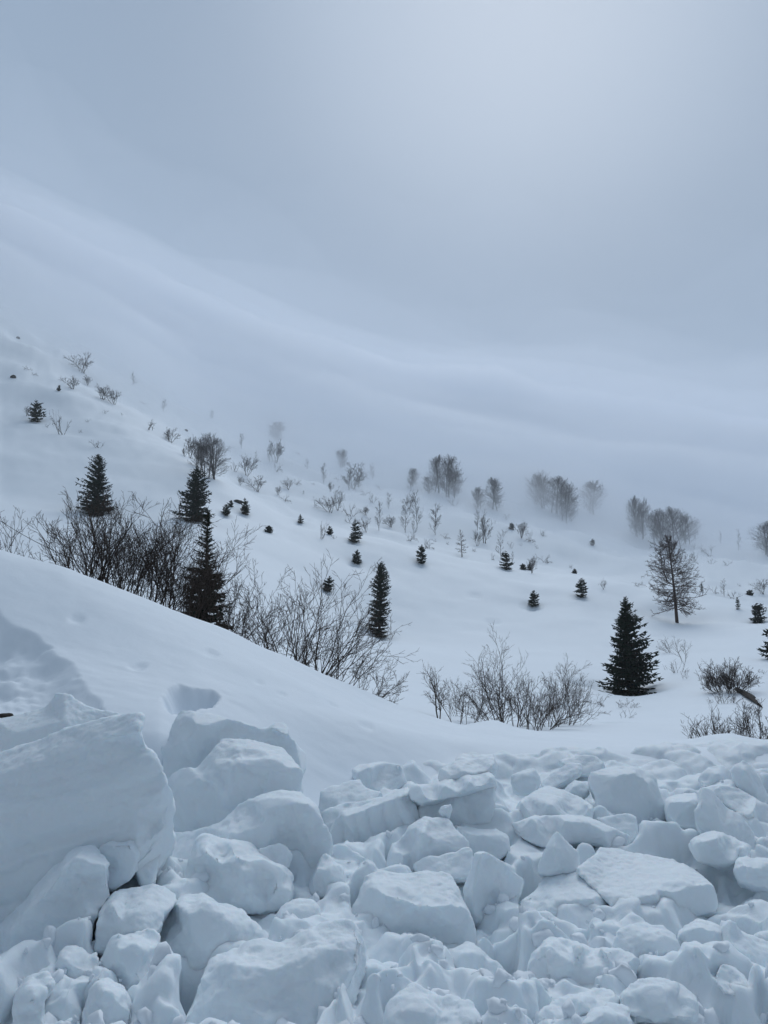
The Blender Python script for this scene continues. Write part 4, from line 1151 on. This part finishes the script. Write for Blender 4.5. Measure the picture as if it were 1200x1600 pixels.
def far_label(px, py, hp, kind):
    size = {'tree': ('spindly bare sapling', 'slim bare young tree'), 'fan': ('small bare shrub', 'spreading bare shrub'), 'low': ('half buried twigs', 'sprawling half buried shrub')}[kind][1 if hp > (24 if kind != 'low' else 9) else 0]
    order = sorted(MARKS, key=lambda m: (m[0] - px) ** 2 + (m[1] - py) ** 2)

    def rel(m):
        dx, dy = px - m[0], py - m[1]
        far_ = math.hypot(dx, dy) > 45
        if abs(dx) > 1.3 * abs(dy): s = 'right of ' if dx > 0 else 'left of '
        elif abs(dy) > 1.3 * abs(dx): s = 'below ' if dy > 0 else 'above '
        else: s = ('below and ' if dy > 0 else 'above and ') + ('right of ' if dx > 0 else 'left of ')
        return ('well ' if far_ else 'just ') + s + m[2]
    cands = [f'{size} {rel(order[0])}'] + [f'{size} {rel(order[0])}, {rel(m).split(" ", 1)[1]}' for m in order[1:6]]
    for adj in ('', 'greyer ', 'fainter '):
        for c in cands:
            c = adj + c
            if c not in used and len(c.split()) <= 16:
                used[c] = 1
                return c
    return cands[0]


FAR = [
    # left slope
    ('fan', 113, 608, 17, 22), ('fan', 136, 602, 15, 14), ('fan', 160, 624, 22, 26), ('fan', 178, 632, 24, 20), ('low', 97, 679, 27, 24), ('low', 232, 672, 12, 30), ('fan', 266, 691, 22, 24),
    ('fan', 128, 582, 32, 30), ('tree', 207, 602, 18, 14), ('tree', 255, 642, 16, 10), ('low', 43, 578, 5, 16), ('low', 52, 586, 4, 10), ('low', 154, 700, 10, 18), ('fan', 42, 650, 15, 12), ('low', 74, 668, 6, 12),
    ('low', 124, 676, 5, 6), ('low', 163, 646, 4, 8), ('low', 190, 649, 4, 4), ('low', 137, 660, 5, 12), ('low', 100, 596, 7, 12), ('low', 226, 632, 3, 8),
    ('fan', 298, 717, 33, 20), ('fan', 288, 713, 14, 10), ('tree', 377, 701, 22, 12), ('tree', 400, 724, 17, 8),
    ('fan', 385, 743, 29, 24), ('fan', 375, 758, 14, 10), ('fan', 401, 768, 25, 26), ('low', 366, 737, 12, 16), ('tree', 421, 722, 28, 12), ('fan', 431, 723, 34, 24), ('low', 432, 737, 12, 14),
    ('fan', 450, 765, 15, 16), ('fan', 435, 774, 13, 10), ('low', 445, 783, 11, 14), ('low', 463, 757, 8, 12), ('low', 470, 713, 6, 14), ('low', 473, 772, 5, 8),
    # middle slope
    ('tree', 545, 766, 36, 28), ('tree', 560, 762, 34, 26), ('fan', 553, 765, 30, 30), ('tree', 582, 750, 22, 12), ('fan', 516, 768, 15, 10), ('fan', 516, 801, 26, 26), ('fan', 528, 798, 28, 16), ('low', 549, 807, 17, 18),
    ('fan', 571, 805, 13, 16), ('tree', 592, 829, 40, 20), ('tree', 607, 795, 22, 12), ('low', 582, 786, 13, 12), ('fan', 611, 824, 17, 20), ('tree', 633, 832, 46, 24), ('fan', 640, 796, 22, 14), ('tree', 652, 825, 48, 24),
    ('tree', 646, 840, 28, 12), ('fan', 571, 832, 24, 16), ('low', 502, 842, 21, 20), ('tree', 506, 755, 26, 18), ('tree', 480, 733, 14, 10), ('low', 668, 857, 13, 26), ('tree', 643, 767, 20, 14), ('low', 547, 818, 9, 14),
    ('low', 570, 774, 9, 14), ('low', 492, 790, 7, 10), ('low', 596, 766, 6, 14), ('low', 527, 771, 5, 12), ('low', 489, 757, 4, 6), ('low', 640, 845, 9, 18), ('low', 523, 842, 5, 8),
    ('tree', 680, 836, 40, 28), ('low', 695, 841, 9, 12), ('tree', 746, 829, 28, 16), ('fan', 757, 849, 38, 22), ('fan', 745, 853, 22, 14), ('tree', 783, 872, 31, 18), ('low', 769, 875, 10, 8), ('low', 799, 857, 9, 8),
    ('fan', 816, 841, 23, 20), ('low', 827, 846, 18, 16), ('low', 849, 838, 9, 14), ('low', 784, 838, 9, 12), ('fan', 832, 896, 24, 16), ('low', 851, 879, 13, 18), ('tree', 801, 880, 16, 8), ('low', 710, 791, 10, 14),
    ('low', 814, 853, 4, 4), ('low', 838, 857, 6, 6), ('low', 742, 862, 5, 10), ('low', 790, 812, 7, 10), ('low', 773, 818, 5, 4), ('low', 678, 846, 5, 8), ('low', 700, 851, 4, 6), ('low', 745, 798, 9, 10),
    # right
    ('tree', 1126, 850, 17, 8), ('tree', 1154, 860, 27, 12), ('low', 1108, 869, 15, 24), ('low', 1087, 877, 13, 8), ('low', 1112, 881, 7, 10), ('low', 1136, 884, 9, 12), ('fan', 1191, 928, 23, 20), ('tree', 1132, 932, 23, 14),
    ('low', 1147, 936, 11, 14), ('low', 1116, 927, 12, 10), ('low', 995, 916, 6, 22), ('fan', 943, 921, 13, 8), ('low', 1085, 858, 8, 8), ('low', 1155, 916, 5, 5), ('low', 893, 888, 5, 8), ('low', 1028, 933, 7, 4), ('low', 585, 893, 8, 8),
]


def far_plant(name, me, p, hh, ww, label, cat, group):
    o = bpy.data.objects.new(name, me)
    o.location = p
    o.scale = (ww, ww, hh)
    o.rotation_euler = (0, 0, rf.uniform(0, 6.28))
    col.objects.link(o)
    return tag(o, label, cat, group)


for i, (kind, px, py, hp, wp) in enumerate(FAR):
    p = foot(px, py, 60)
    hh = px2m(hp * 1.12, p.y); ww = px2m(wp * 1.2, p.y)
    native = {'tree': 0.75, 'fan': 0.95, 'low': 2.0}[kind]
    far_plant('bare_shrub' if kind != 'tree' else 'bare_sapling', FM[kind][i % 4], p, hh * (1.0 if kind != 'low' else 1.25), max(ww / native, hh * 0.35), far_label(px, py, hp, kind),
              'shrub' if kind != 'tree' else 'sapling', 'bare shrubs and saplings scattered over the far slope')


# ---- tall bare trees in the fog
def grove_mesh(seed, fan=False):
    rnd = random.Random(seed)
    T = Tubes(); B_ = Tubes()
    trunks = rnd.choice((2, 3)) if not fan else 6
    for k in range(trunks):
        q = Vector((rnd.uniform(-.08, .08), rnd.uniform(-.08, .08), -.04)) * (1 if not fan else 1.6)
        d = Vector((rnd.uniform(-.12, .12), rnd.uniform(-.1, .1), 1)) if not fan else Vector((rnd.uniform(-.3, .3), rnd.uniform(-.2, .2), 1))
        H = rnd.uniform(.85, 1.0)
        n = 6
        pts = [q]
        for i in range(n):
            d = (d + Vector((rnd.uniform(-.08, .08), rnd.uniform(-.08, .08), .05))).normalized()
            pts.append(pts[-1] + d * (H / n))
        T.tube(pts, .014, .004, 4)
        nj = 36 if not fan else 24
        for j in range(nj):
            t = min(0.97, 0.06 + .92 * (j + rnd.random()) / nj)
            s = t * n; i = min(n - 1, int(s)); pos = pts[i].lerp(pts[i + 1], s - i)
            az = rnd.uniform(0, 6.28); el = rnd.uniform(.25, .85) + .3 * t
            L = .34 * math.sin(math.pi * (.16 + .78 * t)) * rnd.uniform(.75, 1.1) + .04
            limb(B_, rnd, pos, Vector((math.cos(az) * math.cos(el), math.sin(az) * math.cos(el), math.sin(el))), L, (.0030), 1, (7, 3), .14, .08, (.4, .9), (.38, .55), .0015, .15)
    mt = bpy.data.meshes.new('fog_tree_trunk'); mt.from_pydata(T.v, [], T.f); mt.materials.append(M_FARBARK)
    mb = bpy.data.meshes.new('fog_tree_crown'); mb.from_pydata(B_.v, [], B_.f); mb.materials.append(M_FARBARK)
    return mt, mb


GM = [grove_mesh(300 + i) for i in range(4)]
GF = [grove_mesh(320 + i, True) for i in range(2)]


def bare_tree(px, py, hpx, wpx, label, var, group, fan=False, seed_rot=None):
    p = foot(px, py, 60)
    hh = px2m(hpx, p.y); ww = px2m(wpx, p.y) * (1.0 if fan else 1.3)
    root = empty('bare_tree', p)
    root.scale = (ww / .62, ww / .62, hh)
    root.rotation_euler = (0, 0, rf.uniform(0, 6.28))
    tag(root, label, 'tree', group)
    mt, mb = (GF if fan else GM)[var % (2 if fan else 4)]
    for nm, me in (('trunk', mt), ('crown', mb)):
        o = bpy.data.objects.new(nm, me); col.objects.link(o); o.parent = root
    return root


bare_tree(329, 747, 74, 52, 'dense bare tree with many rising trunks on the snow lip', 0, 'bare trees on the slope', True)
bare_tree(312, 733, 50, 30, 'shorter bare tree crowding the left side of the dense one', 1, 'bare trees on the slope', True)
G1, G2, G3 = 'leftmost grove fading into the fog', 'middle grove fading into the fog', 'right grove below the fog'
for i, (px, py, hp, wp, lab, g) in enumerate([
    (697, 776, 68, 32, 'tallest dim tree of the leftmost foggy grove', G1), (684, 770, 58, 28, 'dim tree on the left side of the leftmost foggy grove', G1), (709, 778, 46, 24, 'shorter dim tree on the right side of the leftmost foggy grove', G1),
    (671, 772, 30, 16, 'faint small tree just left of the leftmost foggy grove', G1), (643, 760, 30, 18, 'very faint tree dissolving in fog left of the leftmost grove', G1),
    (772, 797, 52, 28, 'lone dim tree between the leftmost and middle foggy groves', G2), (748, 794, 34, 18, 'faint thin tree left of the lone dim tree', G2),
    (835, 788, 54, 32, 'dim tree at the left end of the middle foggy grove', G2), (851, 795, 58, 34, 'second dim tree from the left in the middle foggy grove', G2), (866, 802, 58, 34, 'dim tree in the thick of the middle foggy grove', G2),
    (882, 816, 66, 30, 'clearest tree of the middle foggy grove, its trunks showing at its foot', G2), (893, 815, 52, 24, 'right hand tree of the middle foggy grove', G2),
    (922, 803, 56, 34, 'egg shaped dim tree standing alone right of the middle foggy grove', G2),
    (995, 838, 62, 22, 'slim tree at the left end of the right grove', G3), (1006, 842, 62, 26, 'straight trunked tree, second from left in the right grove', G3), (1020, 848, 50, 24, 'shorter tree filling the right grove behind the larch tip', G3),
    (1040, 860, 68, 34, 'tallest tree of the right grove, above the larch tip', G3), (1058, 858, 66, 36, 'spreading tree right of the tallest in the right grove', G3), (1073, 850, 48, 26, 'rounded tree near the right end of the right grove', G3),
    (1084, 838, 28, 18, 'small last tree at the right end of the right grove', G3), (1194, 868, 56, 38, 'dense bare tree cut by the right frame edge below the fog', G3),
    (535, 730, 30, 18, 'ghost of a tree in the fog above the middle slope', G1), (432, 690, 34, 30, 'barely visible tree in fog above the dense bare tree', G1),
]):
    bare_tree(px, py, hp, wp, lab, i, g, fan=i >= 21)

# ------------------------------------------------------------------ rocks, log, cable
def rock(name, loc, size, label, seed, mat, cat='rock', rot=(0, 0, 0), kind_scale=0.25):
    bm = bmesh.new()
    bmesh.ops.create_icosphere(bm, subdivisions=3, radius=1.0)
    for v in bm.verts:
        c = np.array([v.co]) * 1.3 + seed * 3.1
        v.co = v.co * (1 + kind_scale * float(fbm(c, 3, seed)[0]))
        v.co = Vector((v.co.x * size[0], v.co.y * size[1], v.co.z * size[2]))
    me = bpy.data.meshes.new(name); bm.to_mesh(me); bm.free(); me.materials.append(mat)
    me.polygons.foreach_set('use_smooth', np.ones(len(me.polygons), dtype=bool))
    o = bpy.data.objects.new(name, me); o.location = loc; o.rotation_euler = rot
    col.objects.link(o)
    return tag(o, label, cat)


p = foot(372, 785, 60); rock('half_buried_rock', p, (.55, .4, .32), 'half buried grey rock beside three spruce saplings', 3, M_ROCK)
p = foot(290, 673, 60); rock('half_buried_rock', p, (.5, .4, .3), 'half buried rock above the dense bare tree on the misty slope', 4, M_ROCK)
p = foot(20, 590, 60); rock('boulder', p, (.5, .4, .5), 'dark boulder poking out high on the far left slope', 5, M_ROCK)
p = foot(28, 529, 60); rock('boulder', p, (.5, .4, .45), 'faint boulder highest of all on the misty left slope', 6, M_ROCK)
p = at(6, 1124, 6.6); rock('earth_clod', p + Vector((-.12, 0.2, -.035)), (.11, .10, .07), 'dark earth and stone showing in the hollow at the left edge', 8, M_DARK, 'earth clod')
p = foot(1172, 1094, 14.5)
a, b = foot(1152, 1078, 14.5), foot(1192, 1104, 14.5)
ln = (b - a).length
lg = rock('fallen_log', (a + b) / 2 + Vector((0, 0, .05)), (ln * .42, .10, .07), 'x', 9, M_DARK, 'log', (0.4, math.asin((a.z - b.z) / ln), math.atan2(b.y - a.y, b.x - a.x)), 0.6)
tag(lg, 'dark fallen log half buried in snow below the domed bush', 'log')
T = Tubes()
a, b = at(-60, 770, 16.0), at(128, 880, 14.0)
pts = [a.lerp(b, t / 14) - Vector((0, 0, .12 * math.sin(math.pi * t / 14))) for t in range(15)]
T.tube(pts, .006, .006, 6)
cb = mesh_obj('cable', [tuple(Vector(v) - b) for v in T.v], T.f, M_CABLE); cb.location = b
tag(cb, 'thin dark cable slanting down to the bank crest at the left', 'cable')

# ------------------------------------------------------------------ air: thin haze everywhere, a fog bank resting on the upper slope
def volume_mat(name, density, colour, aniso=0.4):
    m = bpy.data.materials.new(name)
    m.use_nodes = True
    t = m.node_tree
    t.nodes.clear()
    o = t.nodes.new('ShaderNodeOutputMaterial')
    v = t.nodes.new('ShaderNodeVolumePrincipled')
    v.inputs['Density'].default_value = density
    v.inputs['Color'].default_value = (*colour, 1)
    v.inputs['Anisotropy'].default_value = aniso
    t.links.new(v.outputs[0], o.inputs['Volume'])
    return m


bm = bmesh.new(); bmesh.ops.create_cube(bm, size=1.0)
me = bpy.data.meshes.new('haze'); bm.to_mesh(me); bm.free()
hz = bpy.data.objects.new('haze', me)
hz_top, hz_low = float(ZG.max()) + 280, float(ZG.min()) - 1.5
hz.scale = (2700, 860, hz_top - hz_low); hz.location = (0, 360, (hz_top + hz_low) / 2)
me.materials.append(volume_mat('haze_air', 0.00034, (0.985, 0.992, 1.0)))
col.objects.link(hz)
tag(hz, 'thin pale haze filling the air over the slope', 'haze', kind='stuff')

# the fog bank lies on the slope like a blanket: feathered front edge, uneven top
fu = np.linspace(-1.9, 1.9, 84)
fy = np.concatenate([np.linspace(104, 300, 56)[:-1], np.linspace(300, 740, 30)])
FY = np.repeat(fy[:, None], len(fu), 1); FX = fu[None, :] * np.minimum(FY, 420)
iy = np.clip(np.searchsorted(YS, fy), 0, len(YS) - 1)
GZ = np.stack([np.interp(FX[i] / fy[i], U, ZG[iy[i]]) for i in range(len(fy))])
fp = np.stack([FX.ravel() / 55, FY.ravel() / 45, 0 * FX.ravel()], -1)
wob = fbm(fp, 3, 91).reshape(FX.shape)
front = np.interp(fu, [-0.6, -0.35, -0.1, 0.2, 0.5], [116, 112, 104, 102, 104])[None, :]
q = np.clip((FY - front + 10 * wob) / 150, 0, 1)
taper = np.clip((735 - FY) / 150, 0, 1) * np.clip((1.85 - np.abs(fu)) / 0.3, 0, 1)[None, :]
n, m = FX.shape
ids = np.arange(n * m).reshape(n, m)
qt = np.stack([ids[:-1, :-1], ids[:-1, 1:], ids[1:, 1:], ids[1:, :-1]], -1).reshape(-1, 4).tolist()
rim = list(ids[0, :]) + list(ids[1:, -1]) + list(ids[-1, -2::-1]) + list(ids[-2:0:-1, 0])
for high, dens, alb, lab in ((17, 0.0340, (0.958, 0.974, 0.995), 'densest low layer of pale fog hugging the upper snow slope'),
                             (32, 0.0052, (0.915, 0.94, 0.98), 'second layer of pale fog over the upper snow slope'),
                             (54, 0.0018, (0.94, 0.96, 1.0), 'third layer of thinning fog over the upper snow slope'),
                             (84, 0.0009, (0.91, 0.94, 0.99), 'fourth layer of thin fog drifting above the slope'),
                             (125, 0.0005, (0.90, 0.935, 0.985), 'faint topmost veil of fog above the slope')):
    if high < 25:
        rise = np.clip((FY - front + 10 * wob) / 150, 0, 1) ** 1.25
    else:                                                     # upper layers come to a soft ridge far up the slope
        rise = np.minimum(np.clip((FY - front + 12 * wob) / (170 if high < 50 else 300), 0, 1) ** 1.3, np.clip((740 - FY) / 320, 0, 1))
    bill = fbm(fp * (0.9 if high < 25 else 0.42) + high, 3, 90 + high).reshape(FX.shape)
    thick = high * rise * np.clip(1 + (0.35 if high < 25 else 0.5) * bill, 0.25, 2.0) * taper
    BOTZ = GZ - 3 - 0.004 * high
    TOPZ = BOTZ + np.maximum(thick, 0.0) + 0.02
    vv = np.concatenate([np.stack([FX, FY, TOPZ], -1).reshape(-1, 3), np.stack([FX, FY, BOTZ], -1).reshape(-1, 3)])
    ff = [tuple(f) for f in qt] + [tuple(k + n * m for k in reversed(f)) for f in qt]
    for k in range(len(rim)):
        a_, b_ = int(rim[k]), int(rim[(k + 1) % len(rim)])
        ff.append((b_, a_, a_ + n * m, b_ + n * m))
    me = bpy.data.meshes.new('fog_bank')
    me.from_pydata(vv.tolist(), [], ff)
    fb = bpy.data.objects.new('fog_bank', me)
    me.materials.append(volume_mat('fog_air', dens, alb))
    col.objects.link(fb)
    tag(fb, lab, 'fog', kind='stuff')
